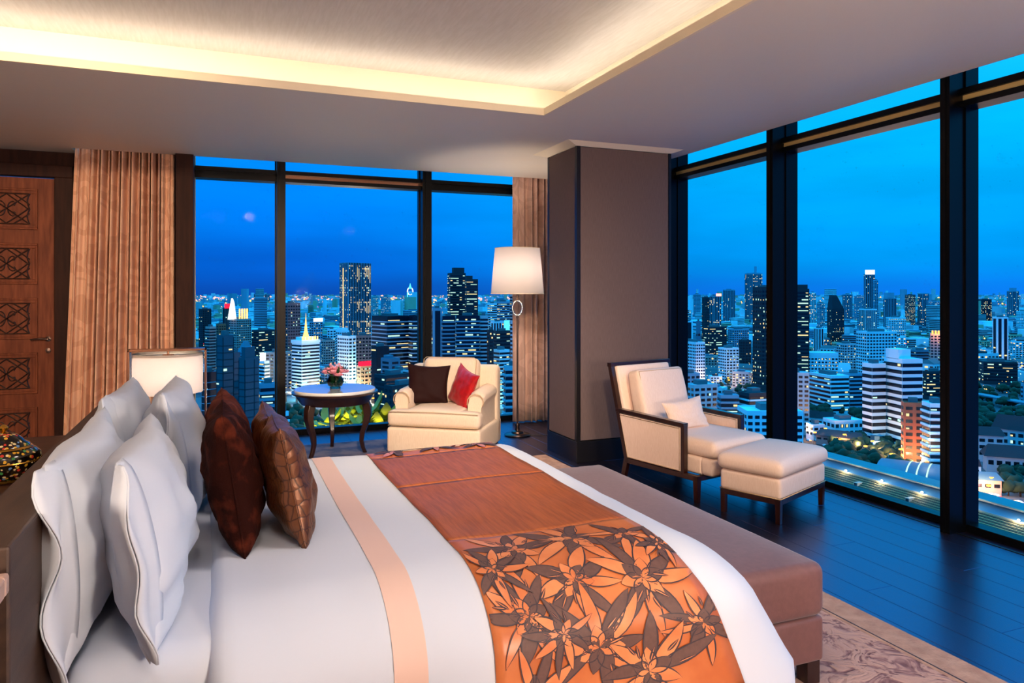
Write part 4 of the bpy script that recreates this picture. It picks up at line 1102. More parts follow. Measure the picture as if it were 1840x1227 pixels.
class Face:
    def __init__(s, O, u, n, W, z0, z1): s.O, s.u, s.n, s.W, s.z0, s.z1 = O, u, n, W, z0, z1
    def pt(s, x, z, o): 
        p = s.O + s.u * x + s.n * o; return (p.x, p.y, z)
    def cell(s, mb, x0, x1, z0, z1, th, m=0):
        a = [s.pt(x0, z0, -.05), s.pt(x1, z0, -.05), s.pt(x1, z1, -.05), s.pt(x0, z1, -.05), s.pt(x0, z0, th), s.pt(x1, z0, th), s.pt(x1, z1, th), s.pt(x0, z1, th)]
        mb.add(a, [(4, 5, 6, 7), (0, 1, 5, 4), (1, 2, 6, 5), (2, 3, 7, 6), (3, 0, 4, 7)], m)
crg = random.Random(21)
def facade(f, style, win, lit, slab, fh, bw, p, zt=None):
    z0 = f.z0 + fh * .9; z1 = (zt or f.z1) - fh * .35
    nf = max(1, int((z1 - z0) / fh)); nb = max(1, int(f.W / bw)); cw = f.W / nb; ch = (z1 - z0) / nf
    hot = {}
    for i in range(nf):
        zb = z0 + i * ch
        rowp = p * 1.5 * crg.choice([.2, .5, 1, 1, 2.2])
        if style in ('band', 'balc', 'glass'):
            f.cell(win if style != 'glass' else slab, f.W * .01, f.W * .99, zb + ch * (.30 if style != 'glass' else .0), zb + ch * (.82 if style != 'glass' else .12), .12)
            if style == 'balc': f.cell(slab, 0, f.W, zb - ch * .02, zb + ch * .28, .9)
            j = 0
            while j < nb:
                if crg.random() < rowp:
                    k = min(nb, j + crg.choice([1, 1, 2, 3]))
                    f.cell(lit, (j + .08) * cw, (k - .3) * cw, zb + ch * .40, zb + ch * crg.choice([.6, .74]), .2, crg.choice([0, 1, 1])); j = k
                j += 1
        elif style == 'slot':
            for j in range(nb): 
                if crg.random() < rowp: f.cell(lit, (j + .3) * cw, (j + .7) * cw, zb + ch * .3, zb + ch * .8, .5, crg.choice([0, 0, 1]))
        else:
            for j in range(nb):
                q = crg.random() < rowp
                f.cell(win, (j + .18) * cw, (j + .82) * cw, zb + ch * .28, zb + ch * .78, .15)
                if q: a_ = crg.choice([.2, .2, .35, .5]); f.cell(lit, (j + a_) * cw, (j + a_ + .3) * cw, zb + ch * .32, zb + ch * crg.choice([.55, .74]), .25, crg.choice([0, 1]))
    if style == 'slot':
        for j in range(nb): f.cell(win, (j + .22) * cw, (j + .78) * cw, z0, z1, .15)
    if style == 'glass':
        for j in range(0, nb + 1, 2): f.cell(slab, max(0, j * cw - .12), min(f.W, j * cw + .12), f.z0, f.z1 - .2, .2)

BLD = []
def tower(name, label, x0, x1, yt, yb, f=0.3, style='grid', fac='fw', p=.06, fh=3.4, bw=3.6, roof=None, slabm=None, a=None, dr=.8, extra=None, cat='building', crown=None, podium=False, winm='gw'):
    d = dep(yb); xc = x0 + (x1 - x0) * f
    t = (xc - 920) / FPX; phi = math.atan(t)
    a = radians(a if a is not None else (35 if f > .12 else 6))
    K = d * cos(phi) / FPX
    W = (x1 - x0) * (1 - f) * K / cos(a)
    D = (x1 - x0) * f * K / sin(a) if f > .02 else W * dr
    Rp = Vector((cos(YAW + phi), -sin(YAW + phi), 0)); Fp = Vector((sin(YAW + phi), cos(YAW + phi), 0))
    u = Rp * cos(a) + Fp * sin(a); v = -Rp * sin(a) + Fp * cos(a)
    C = gp(xc, d); zt = EYE + (HOR - yt) * d / FPX
    root = empty(name, (C.x, C.y, GZ), label=label, cat=cat)
    root.rotation_euler.z = atan2(u.y, u.x)
    H = zt - GZ
    # local frame: x along u, y along v
    bd = MB(); bd.box(0, W, 0, D, 0, H)
    if podium: bd.box(-W * .12, W * 1.1, -D * .12, D, 0, podium)
    bd.build('walls', fac, root)
    rb = MB(); pr = max(.5, H * .012)
    rb.box(0, W, 0, .6, H, H + pr); rb.box(0, W, D - .6, D, H, H + pr); rb.box(0, .6, .6, D - .6, H, H + pr); rb.box(W - .6, W, .6, D - .6, H, H + pr)
    rb.build('parapet', fac, root)
    if roof:
        for (a0, a1, b0, b1, hh) in roof:
            q = MB(); q.box(W * a0, W * a1, D * b0, D * b1, H, H + hh); q.build('roof_block', fac, root)
    else:
        q = MB(); q.box(W * .3, W * .7, D * .3, D * .8, H, H + 3.2); q.build('roof_block', 'roofd', root)
    X, Y = Vector((1, 0, 0)), Vector((0, 1, 0))
    mpx = d / FPX
    fh = max(fh, 2.3 * mpx); bw = max(bw, 2.3 * mpx)
    win, lit, slab = MB(), MB(), MB()
    facade(Face(Vector((0, 0, 0)), X, -Y, W, 0, H), style, win, lit, slab, fh, bw, p)
    if f > .02 or True:
        facade(Face(Vector((0, D, 0)), -Y, -X, D, 0, H), style, win, lit, slab, fh, bw, p * .7)
    if a < radians(12): facade(Face(Vector((W, 0, 0)), Y, X, D, 0, H), style, win, lit, slab, fh, bw, p * .7)
    if win.f: win.build('windows', winm, root, kind='stuff')
    if lit.f: lit.build('lit_windows', ['lw', 'lc'], root, kind='stuff')
    if slab.f: slab.build('floor_slabs', slabm or ('fb' if style == 'glass' else fac), root, kind='stuff')
    if extra: extra(root, W, D, H)
    BLD.append((C + u * W / 2 + v * D / 2, sqrt(W * W + D * D) / 2))
    return root, W, D, H, d
def sign(root, name, mt, x0, x1, z0, z1, y=-.6, dz=.5):
    one(name, mt, x0, x1, y, y + dz, z0, z1, root)
T = tower
# --- far left window
T('apartment_tower', 'dark office block at the left edge of the city, below the harbour lights', 357, 380, 556, 640, .3, 'grid', 'fd', .10)
r, W, D, H, d = T('office_tower', 'slim building with a red glowing rooftop sign, left window pane', 400, 415, 553, 640, .3, 'slot', 'fn', .05)
sign(r, 'rooftop_sign', 'lr', -W * .1, W * 1.1, H - 1, H + 7)
r, W, D, H, d = T('office_tower', 'tower with a brilliantly floodlit sloping crown in the left window pane', 411, 452, 574, 655, .35, 'grid', 'fp', .05)
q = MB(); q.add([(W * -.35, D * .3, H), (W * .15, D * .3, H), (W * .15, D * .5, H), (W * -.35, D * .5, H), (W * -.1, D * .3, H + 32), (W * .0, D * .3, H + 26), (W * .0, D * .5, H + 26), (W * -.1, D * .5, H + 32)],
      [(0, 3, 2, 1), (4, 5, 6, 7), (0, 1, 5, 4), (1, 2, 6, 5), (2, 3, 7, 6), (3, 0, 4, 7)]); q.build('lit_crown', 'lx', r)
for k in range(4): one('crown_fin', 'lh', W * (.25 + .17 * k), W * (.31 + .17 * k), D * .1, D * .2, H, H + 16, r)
T('apartment_block', 'stepped apartment block with red roof line left of the floodlit crown', 388, 406, 583, 668, .3, 'grid', 'fr', .08)
T('apartment_block', 'white and red banded apartment block at the left edge of the window', 369, 388, 588, 690, .4, 'balc', 'fp', .06)
T('office_block', 'low dark office block with glowing office floors left of the first mullion', 452, 495, 594, 668, .3, 'band', 'fd', .25, bw=5)
T('office_block', 'blue-grey slab in front of the low dark office block', 428, 454, 628, 700, .3, 'grid', 'fb', .08)
for (a_, b2_, lb) in ((456, 465, 'leftmost of the three far slab towers on the horizon'), (466, 474, 'middle of the three far slab towers on the horizon'), (476, 485, 'rightmost of the three far slab towers on the horizon')):
    T('slab_tower', lb, a_, b2_, 528, 551, .3, 'slot', 'fb', .3)
T('glass_tower', 'unlit teal glass tower, tallest of the near group behind the pillows', 389, 420, 606, 905, .38, 'glass', 'ft', .05, fh=3.4, bw=2.5, slabm='fd')
T('glass_tower', 'teal glass tower stepping down on the right of the near group', 429, 466, 646, 915, .30, 'glass', 'ft', .04, fh=3.4, bw=2.5, slabm='fd', roof=[(.1, .8, .2, .8, 6)])
T('glass_tower', 'narrow green glass link between the two near teal towers', 417, 432, 636, 880, .2, 'glass', 'ft', .01, bw=2.5, slabm='fd')
T('glass_tower', 'dark glass block at the foot of the teal towers beside the table lamp', 362, 390, 672, 900, .25, 'glass', 'fk', .02, bw=3)
r, W, D, H, d = T('pavilion_tower', 'tower with a blue hipped roof pavilion behind the teal glass towers', 430, 453, 634, 840, .3, 'grid', 'fb', .05)
q = MB(); q.frustum((-1, W + 1, -1, D + 1), (W * .3, W * .7, D * .3, D * .7), H, H + 7); q.build('hipped_roof', 'roofb', r)
r, W, D, H, d = T('curved_office', 'white banded office with a bright billboard, just left of the first mullion', 466, 484, 650, 722, .5, 'balc', 'fw', .15)
sign(r, 'billboard', 'lx', -W * .9, W * .2, H + 1, H + 9)
T('hotel_block', 'pink-lit grid facade hotel behind the first mullion, beside the tapering hotel', 474, 525, 634, 706, .05, 'grid', 'fp', .04, bw=4.2)
r, W, D, H, d = T('hotel', 'cyan floodlit hotel with a golden spire on its roof', 524, 575, 617, 715, .36, 'band', 'fw', .02, bw=3.4, roof=[(-.03, 1.03, -.03, 1.03, 3), (.15, .85, .15, .85, 6)])
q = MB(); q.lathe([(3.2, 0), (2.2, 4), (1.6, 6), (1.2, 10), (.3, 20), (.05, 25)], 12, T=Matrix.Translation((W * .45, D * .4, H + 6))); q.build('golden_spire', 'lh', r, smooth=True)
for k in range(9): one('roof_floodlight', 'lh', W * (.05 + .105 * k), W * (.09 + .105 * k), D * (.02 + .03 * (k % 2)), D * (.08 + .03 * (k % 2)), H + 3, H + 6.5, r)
pc_ = r.matrix_basis @ Vector((-8, -14, 10)); plight(pc_, 36000, (.2, .8, 1.0), 2); plight(r.matrix_basis @ Vector((W * .6, -14, 12)), 9000, (.5, .8, 1), 2); plight(r.matrix_basis @ Vector((W * .5, -2, H + 12)), 14000, (1, .55, .3), 2)
T('apartment_tower', 'tall warm-lit apartment tower right of the first mullion', 508, 540, 546, 700, .28, 'grid', 'fn', .12, bw=3.2)
r, W, D, H, d = T('apartment_tower', 'green-lit tower with a white glowing roof behind the golden spire', 556, 580, 578, 660, .3, 'grid', 'fb', .35)
sign(r, 'lit_roof', 'lx', 0, W, H, H + 5)
T('white_block', 'stacked white block with blue roof left of the tall dark tower', 588, 604, 592, 668, .3, 'grid', 'fw', .05)
T('white_block', 'white block under the blue dome left of the tall dark tower', 603, 628, 595, 672, .4, 'grid', 'fw', .05, roof=[(.1, .9, .1, .9, 4)])
T('white_block', 'low pink-lit block at the foot of the stacked white blocks', 578, 602, 612, 674, .3, 'grid', 'fp', .08)
r, W, D, H, d = T('apartment_tower', 'white tower with a cyan lit edge behind the peonies', 606, 640, 605, 722, .60, 'grid', 'fw', .05, bw=3)
sign(r, 'billboard', 'lx', -3, W * .6, 8, 20, y=-3)
plight(r.matrix_basis @ Vector((W * .4, -10, 26)), 30000, (.4, .9, 1), 2)
r, W, D, H, d = T('skyscraper', 'tall dark skyscraper with glittering vertical ribs, dominating the middle pane', 611, 667, 474, 655, .27, 'slot', 'fd', .22, fh=3.6, bw=2.6, roof=[(0, 1, 0, 1, 1.5)], winm='fk')
q = MB()
for k in range(15): q.box(W * k / 14 - .25, W * k / 14 + .25, -1.2, 0, 6, H + 2)
for k in range(9): q.box(-1.2, 0, D * k / 8 - .25, D * k / 8 + .25, 6, H + 2)
q.build('vertical_fins', 'fb', r, kind='stuff')
q = MB(); frg = random.Random(5)
for k in range(150):
    j = frg.choice([5, 6, 6, 10, 11, 12, 13, 13]); z = frg.choice([.95, .9, .6, .55, .2, .15, .4]) * H * frg.uniform(.9, 1.0)
    q.box(W * j / 14 + .4, W * j / 14 + .9, -1.3, -.2, z, z + frg.uniform(2, 8))
q.build('fin_lights', ['lw'], r, kind='stuff')
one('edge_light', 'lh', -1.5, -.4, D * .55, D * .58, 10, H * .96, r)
T('hotel_block', 'purple-brown hotel in front of the tall dark skyscraper', 634, 668, 604, 706, .15, 'grid', 'fn', .05, a=14, bw=3.2)
r, W, D, H, d = T('shop_block', 'warm-lit shopping block with a red neon roof sign beside the peonies', 641, 669, 658, 728, .25, 'grid', 'fy', .5)
sign(r, 'neon_sign', 'lr', -W * .2, W * 1.05, H, H + 4.5)
plight(r.matrix_basis @ Vector((W * .3, -12, 14)), 20000, (1, .6, .35), 2)
T('apartment_tower', 'far tower just right of the tall dark skyscraper', 667, 680, 532, 585, .3, 'grid', 'fg', .2)
T('apartment_tower', 'second far tower right of the tall dark skyscraper', 684, 702, 533, 590, .3, 'grid', 'fb', .18)
# the white illuminated landmark
dL = dep(580); pL = gp(737, dL); zt_ = EYE + (528 - 509) * dL / FPX
rt_ = empty('illuminated_monument', (pL.x, pL.y, GZ), label='slender white illuminated landmark tower outlined in light on the horizon', cat='tower')
hL = zt_ - GZ; wL = dL / FPX * 5.0
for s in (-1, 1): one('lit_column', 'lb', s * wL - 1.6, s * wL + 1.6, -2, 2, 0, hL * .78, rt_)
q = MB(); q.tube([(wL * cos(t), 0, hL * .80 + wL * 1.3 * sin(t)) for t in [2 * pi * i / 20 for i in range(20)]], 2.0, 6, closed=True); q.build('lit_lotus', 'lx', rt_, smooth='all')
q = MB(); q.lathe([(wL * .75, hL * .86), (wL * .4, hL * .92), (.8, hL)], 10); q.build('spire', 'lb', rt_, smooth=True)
one('core', 'fw', -wL * .5, wL * .5, -1.5, 1.5, 0, hL * .8, rt_)
T('apartment_tower', 'far tower with a red beacon beside the mullion, right of the white landmark', 748, 763, 527, 580, .3, 'grid', 'fd', .15)
T('low_office', 'pale blue low office in front of the white illuminated landmark', 724, 760, 558, 612, .3, 'band', 'fb', .05)
T('office_complex', 'long dark office block with pale spandrel bands left of the middle mullion', 667, 737, 570, 735, .42, 'balc', 'fk', .10, fh=3.6, bw=4, a=30, slabm='fb')
T('office_complex', 'dark banded wing hidden partly by the middle mullion', 735, 778, 569, 735, .15, 'balc', 'fk', .12, fh=3.6, bw=4, a=20, slabm='fb')
T('dark_block', 'dark low wing at the foot of the banded office left of the armchair', 667, 700, 624, 745, .3, 'band', 'fk', .03)
r, W, D, H, d = T('office_tower', 'tall lit office tower with stepped roofline right of the middle mullion', 804, 837, 492, 640, .15, 'band', 'fd', .42, fh=4, bw=5, a=14, roof=[(.25, .95, .2, .8, 11)])
T('office_tower', 'lower stepped wing of the tall lit office tower', 836, 859, 503, 645, .1, 'band', 'fd', .45, fh=4, bw=5, a=10, roof=[(.0, .55, .2, .8, 7)])
T('office_complex', 'pale concrete stair tower just right of the middle mullion', 776, 795, 556, 742, .1, 'slot', 'fb', .02, a=10, bw=7)
T('office_complex', 'banded office behind the left side of the cream armchair', 793, 818, 570, 742, .1, 'balc', 'fk', .12, a=10, slabm='fb')
T('office_complex', 'wide banded office with glittering windows behind the cream armchair', 818, 862, 569, 742, .05, 'balc', 'fk', .22, bw=2.6, slabm='fb')
T('office_complex', 'pale end wing of the wide banded office behind the armchair', 861, 877, 569, 740, .1, 'band', 'fg', .02, a=10)
T('office_tower', 'white-lit banded tower left of the floor lamp', 876, 893, 546, 655, .3, 'band', 'fw', .35)
T('office_tower', 'blue banded tower under the left edge of the lamp shade', 893, 916, 543, 665, .25, 'band', 'fb', .30)
T('office_tower', 'tall banded tower behind the floor lamp pole', 916, 936, 530, 700, .25, 'band', 'fp', .12)
r, W, D, H, d = T('office_block', 'blue slatted block with a bright billboard left of the floor lamp pole', 882, 906, 579, 690, .2, 'slot', 'fw', .05)
sign(r, 'billboard', 'lb', W * 1.0, W * 1.7, H - 14, H + 2)
T('office_block', 'dark office with greenish lit floors left of the floor lamp', 885, 919, 596, 715, .2, 'band', 'fd', .45, bw=5)
T('office_tower', 'close banded tower beside the floor lamp pole', 917, 934, 578, 755, .2, 'band', 'fg', .08)
r, W, D, H, d = T('office_block', 'cyan-lit low block right above the armchair', 885, 916, 630, 735, .4, 'band', 'fw', .30)
plight(r.matrix_basis @ Vector((-6, -8, 12)), 12000, (.4, 1, .8), 2)
T('apartment_tower', 'warm-lit narrow tower right above the armchair back', 875, 887, 594, 745, .3, 'grid', 'fd', .30)
T('apartment_tower', 'close blue grid apartment block behind the right arm of the cream armchair', 905, 938, 660, 880, .1, 'balc', 'fg', .04, a=10)
T('blue_hall', 'pale blue cubic hall left of the brown cushion', 684, 719, 646, 770, .5, 'grid', 'roofb', .02, bw=9, roof=[(.1, .6, .3, .8, 3)])
T('station_hall', 'green-lit low hall with dark roof behind the armchair', 672, 742, 676, 800, .3, 'band', 'fd', .30, bw=4)
T('station_hall', 'dark gantry-like block left of the armchair with green lamps', 690, 760, 695, 830, .2, 'grid', 'fd', .10, bw=4)
T('annex_block', 'blue glass low block with lit floors under the first mullion', 464, 500, 692, 880, .1, 'band', 'fb', .15, bw=5, a=8)
T('kiosk_block', 'small pale corner building under the marble table edge at the left', 504, 519, 742, 905, .2, 'balc', 'fw', .08)
T('office_block', 'mid-rise grey block above the expressway right of the purple hotel', 700, 735, 668, 790, .4, 'band', 'fg', .06)
# --- right windows, first pane
T('skyscraper', 'far blue tower with a mast near the horizon, left of the wide mullion', 1338, 1370, 492, 585, .45, 'slot', 'fb', .10, roof=[(.65, .75, .4, .6, 26), (.1, .9, .1, .9, 4)])
T('tower_block', 'plain dark blue tower near the horizon above the lounge chair', 1299, 1321, 521, 585, .4, 'slot', 'fb', .02)
T('tower_block', 'round-topped dark tower near the horizon by the pillar curtain', 1246, 1259, 529, 590, .4, 'grid', 'fb', .06)
T('tower_block', 'dark tower with bright crown left of the plain blue tower', 1261, 1277, 535, 620, .4, 'grid', 'fd', .10)
r, W, D, H, d = T('tower_block', 'tower with a pink glowing top left of the plain blue tower', 1275, 1296, 532, 625, .55, 'slot', 'fb', .15)
sign(r, 'lit_crown', 'lp', 0, W, H, H + 5)
T('office_block', 'stepped pale office at the pillar side of the right window', 1222, 1242, 556, 628, .3, 'band', 'fw', .10)
T('white_tower', 'plain white tower with a dark panel near the pillar', 1227, 1245, 578, 640, .3, 'slot', 'fw', .02, bw=9)
T('slab_tower', 'thin pale blue windowless slab beside the white hotel', 1251, 1259, 578, 668, .3, 'grid', 'roofb', .0, bw=30, fh=60)
r, W, D, H, d = T('hotel', 'white hotel with a chequered window pattern, pink-lit at its base', 1224, 1267, 616, 703, .62, 'grid', 'fw', .0, bw=2.8)
plight(r.matrix_basis @ Vector((-3, -12, 8)), 45000, (1, .62, .62), 2)
T('office_block', 'dark office with bright strip lights behind the white hotel', 1262, 1306, 588, 650, .3, 'band', 'fd', .28)
T('office_block', 'long blue grid block in the middle distance above the lounge chair', 1308, 1346, 592, 646, .3, 'grid', 'fb', .12)
T('office_block', 'pale low blocks in front of the long blue grid block', 1290, 1328, 626, 690, .4, 'grid', 'fw', .05)
T('office_block', 'dark green low block behind the pale low blocks', 1327, 1350, 612, 672, .3, 'grid', 'fd', .12)
T('office_tower', 'tall dark office tower with lit windows beside the wide mullion', 1352, 1392, 518, 735, .42, 'grid', 'fd', .28, fh=3.6, bw=3, slabm='fg', podium=22)
T('grid_block', 'pale concrete grid block behind the lounge chair back', 1229, 1290, 693, 800, .3, 'grid', 'fg', .06, fh=3.5, bw=4)
T('apartment_block', 'dark balconied apartment block behind the right armrest of the lounge chair', 1289, 1328, 711, 812, .15, 'balc', 'fb', .12, a=14)
T('apartment_block', 'long flat-roofed balconied block left of the wide mullion', 1326, 1384, 708, 815, .35, 'balc', 'fd', .15, slabm='fw')
T('apartment_block', 'white apartment block with paired windows behind the footstool', 1324, 1443, 740, 915, .15, 'grid', 'fw', .10, fh=3.1, bw=3.4, a=15)
T('carpark_block', 'blue low block under the white hotel with a flat roof', 1222, 1258, 672, 762, .3, 'grid', 'fb', .08)
# --- second pane
T('office_tower', 'tall dark office with bright office floors right of the wide mullion', 1396, 1454, 521, 700, .15, 'band', 'fd', .62, fh=3.8, bw=4, a=12, roof=[(.05, .95, .05, .95, 6)])
T('apartment_tower', 'pale lit tower just right of the dark banded office', 1454, 1466, 526, 600, .4, 'slot', 'fw', .25)
T('apartment_tower', 'low pale tower behind the dark banded office', 1468, 1482, 545, 605, .4, 'grid', 'fb', .15)
r, W, D, H, d = T('stepped_tower', 'dark stepped pyramid-topped tower near the horizon in the second pane', 1486, 1517, 556, 622, .3, 'grid', 'fd', .22)
q = MB(); q.frustum((0, W, 0, D), (0, W * .4, 0, D * .6), H, H + (560 - 535) * d / FPX); q.build('stepped_crown', 'fd', r)
T('tower_block', 'left one of two blue towers left of the sign-topped skyscraper', 1514, 1532, 529, 588, .3, 'slot', 'fb', .08)
T('tower_block', 'right one of two blue towers left of the sign-topped skyscraper', 1534, 1553, 532, 586, .3, 'grid', 'fb', .15)
r, W, D, H, d = T('skyscraper', 'tall blue skyscraper topped by a bright white sign, centre of the second pane', 1552, 1572, 493, 608, .15, 'slot', 'fb', .03, a=12, roof=[(0, .95, .1, .9, .5)])
sign(r, 'rooftop_sign', 'lx', -.5, W * .98, H, H + 8 * d / FPX)
T('skyscraper', 'lower shoulder of the sign-topped skyscraper', 1569, 1578, 504, 610, .3, 'grid', 'fb', .08)
T('tower_block', 'dark blue twin-stepped tower right of the sign-topped skyscraper', 1587, 1611, 536, 612, .3, 'slot', 'fb', .03, roof=[(0, .75, 0, .9, 13)])
T('apartment_tower', 'glittering apartment tower with a peaked top in the second pane', 1626, 1645, 530, 598, .4, 'grid', 'fn', .45)
T('apartment_tower', 'flat-capped blue tower right of the glittering tower', 1649, 1669, 528, 598, .3, 'slot', 'fb', .10, roof=[(-.05, 1.05, -.05, 1.05, 2)])
T('apartment_tower', 'pale lit tower against the edge of the second wide mullion', 1667, 1690, 541, 600, .3, 'grid', 'fb', .25)
T('office_tower', 'sloping dark glass office with a pale stair tower below the sign-topped skyscraper', 1543, 1576, 556, 640, .45, 'slot', 'fw', .12)
T('apartment_tower', 'broad pale apartment block with many lit flats right of centre', 1591, 1628, 571, 630, .3, 'grid', 'fw', .30)
T('hotel_block', 'large pale grid-fronted block above the white banded twin tower', 1538, 1612, 597, 700, .26, 'grid', 'fw', .07, bw=3.6)
T('office_block', 'blue-roofed office with rows of bright windows and a pink end wall', 1441, 1506, 640, 700, .15, 'grid', 'fw', .30, a=15, bw=3.4, roof=[(0, 1, 0, 1, 4)])
r, W, D, H, d = T('banded_tower', 'right wing of the white banded twin tower, the largest building in the second pane', 1587, 1658, 647, 812, .48, 'band', 'fw', .05, fh=4.4, bw=4.5, a=36, roof=[(-.0, .6, .2, .9, 7)])
T('banded_tower', 'left wing of the white banded twin tower with a rounded corner', 1549, 1592, 655, 805, .42, 'band', 'fw', .02, fh=4.4, bw=4.5, a=38)
r, W, D, H, d = T('banded_tower', 'low entrance hall with columns at the foot of the white banded twin tower', 1554, 1592, 794, 812, .4, 'grid', 'fw', .3, fh=6, bw=6)
plight(r.matrix_basis @ Vector((W * .5, -6, 8)), 5000, (.8, 1, .9), 1)
T('hotel_block', 'blue grid block at the edge of the wide mullion above the footstool', 1396, 1454, 670, 780, .1, 'grid', 'fg', .04, a=10, fh=3.3, bw=3.6)
T('office_block', 'pale ribbed office block with a tall dark doorway in the second pane', 1452, 1526, 676, 748, .55, 'band', 'fw', .12, fh=3.6, bw=4)
T('office_block', 'grey-blue office block tucked behind the left wing of the banded tower', 1516, 1552, 672, 745, .3, 'band', 'fb', .08)
r, W, D, H, d = T('brick_tower', 'brick-red apartment block at the foot of the banded tower', 1619, 1662, 724, 842, .12, 'grid', 'fr', .06, a=12, fh=3.6, bw=4.6, dr=.5)
plight(r.matrix_basis @ Vector((W * .7, -9, 6)), 3500, (1, .6, .35), 1)
r, W, D, H, d = T('apartment_block', 'white balconied apartment block lit from below beside the brick-red block', 1656, 1706, 726, 862, .3, 'balc', 'fw', .06, fh=3.6, a=24)
plight(r.matrix_basis @ Vector((-3, -5, 6)), 7000, (1, .9, .8), 1); plight(r.matrix_basis @ Vector((-3, -4, 22)), 3000, (.9, 1, 1), 1)
T('school_building', 'low white flat-roofed school block behind the trees in the second pane', 1478, 1552, 757, 792, .3, 'grid', 'fw', .08)
T('school_building', 'small white building at the left of the school block', 1448, 1482, 764, 792, .4, 'grid', 'fw', .03)
r, W, D, H, d = T('apartment_tower', 'tower with orange floodlit rooftop against the second wide mullion', 1669, 1697, 600, 690, .1, 'grid', 'fp', .12, a=10, bw=3)
for k in range(4): one('rooftop_lamp', 'lo', W * (.1 + .22 * k), W * (.2 + .22 * k), -.5, .5, H, H + 4, r)
plight(r.matrix_basis @ Vector((W * .5, -8, H + 2)), 12000, (1, .4, .15), 1)
T('office_block', 'brightly lit low hall right of the banded tower', 1656, 1700, 668, 718, .2, 'band', 'fd', .9, bw=3)
T('office_block', 'blue block behind the brightly lit low hall', 1636, 1670, 630, 672, .3, 'band', 'roofb', .05)
T('apartment_block', 'small dark grid block left of the large pale grid block', 1503, 1538, 618, 672, .4, 'grid', 'fg', .10)
T('apartment_block', 'narrow white block in the middle distance right of the dark banded office', 1462, 1480, 590, 640, .5, 'slot', 'fw', .03)
# gabled roofs
def gable(label, x0, x1, ye, yr, yb, mt='rooft', fac='fw', rz=0.0, lit=None, name='gabled_house'):
    d = dep(yb); c = gp((x0 + x1) / 2, d); t = ((x0 + x1) / 2 - 920) / FPX
    W = (x1 - x0) * d / FPX; D = W * .45; he = EYE + (HOR - ye) * d / FPX - GZ; hr = EYE + (HOR - yr) * d / FPX - GZ
    r = empty(name, (c.x, c.y, GZ), -YAW - math.atan(t) + rz, label, 'building')
    one('walls', fac, -W / 2, W / 2, 0, D, 0, he, r)
    q = MB(); o = .06 * W
    q.add([(-W / 2 - o, -o, he), (W / 2 + o, -o, he), (W / 2 + o, D + o, he), (-W / 2 - o, D + o, he), (-W / 2 + o, D / 2, hr), (W / 2 - o, D / 2, hr)], [(0, 3, 2, 1), (0, 1, 5, 4), (1, 2, 5), (2, 3, 4, 5), (3, 0, 4)])
    q.build('roof', mt, r)
    win, litm, sl = MB(), MB(), MB()
    facade(Face(Vector((-W / 2, 0, 0)), Vector((1, 0, 0)), Vector((0, -1, 0)), W, 0, he), 'grid', win, litm, sl, 3.6, 4, lit or .08)
    if win.f: win.build('windows', 'gw', r, kind='stuff')
    if litm.f: litm.build('lit_windows', ['lw', 'lc'], r, kind='stuff')
    BLD.append((c, W / 2)); return r, W, D, he
gable('temple hall with swept tiled roof among the trees, left one', 1444, 1472, 750, 738, 770)
gable('temple hall with a long tiled roof among the trees, right one', 1468, 1502, 752, 741, 772, lit=.3)
r, W, D, he = gable('long dark-roofed arcade lit pink along its front, second pane', 1468, 1545, 785, 776, 803, 'fd', 'fp', -.25, .3)
plight(r.matrix_basis @ Vector((0, -8, 4)), 5000, (1, .5, .35), 1)
r, W, D, he = gable('small shrine with a bright white triangular gable', 1507, 1527, 668, 652, 690, 'fw', 'fw', 0, .2)
gable('large tiled hall roof left of the third pane', 1745, 1800, 782, 768, 830, 'rooft', 'fg', .3)
gable('hall with steep dark roof in the third pane above the classical building', 1790, 1850, 772, 748, 822, 'rooft', 'fg', -.2, .2)
gable('classical two-storey building with a hipped roof in the third pane', 1780, 1858, 822, 803, 852, 'rooft', 'fg', .2, .35)
r, W, D, he = gable('pink-lit long building with pale blue roof beside the street, third pane', 1738, 1796, 862, 850, 890, 'roofb', 'fp', .35, .1)
plight(r.matrix_basis @ Vector((0, -9, 4)), 6000, (1, .45, .4), 1)
gable('small dark gabled house at the left of the third pane', 1742, 1762, 838, 826, 862, 'rooft', 'fw', .4)
# --- third pane
T('apartment_tower', 'dark far tower with red beacons at the left of the third pane', 1758, 1782, 538, 585, .3, 'slot', 'fd', .20)
r, W, D, H, d = T('tower_block', 'blue far tower with a rooftop block in the third pane', 1809, 1831, 523, 580, .35, 'slot', 'fb', .08, roof=[(.2, .8, .2, .8, 12)])
T('apartment_tower', 'white tower with a dark central stripe in the third pane', 1783, 1812, 571, 668, .3, 'slot', 'fw', .06, bw=6)
T('carpark_block', 'long dark colonnaded block in the third pane', 1752, 1828, 650, 690, .2, 'band', 'fd', .15, a=14)
T('apartment_block', 'small white block right of the white striped tower', 1826, 1850, 560, 610, .3, 'grid', 'fw', .1)
T('apartment_block', 'thin lit slab at the right edge of the third pane', 1834, 1850, 690, 730, .3, 'grid', 'fb', .2)
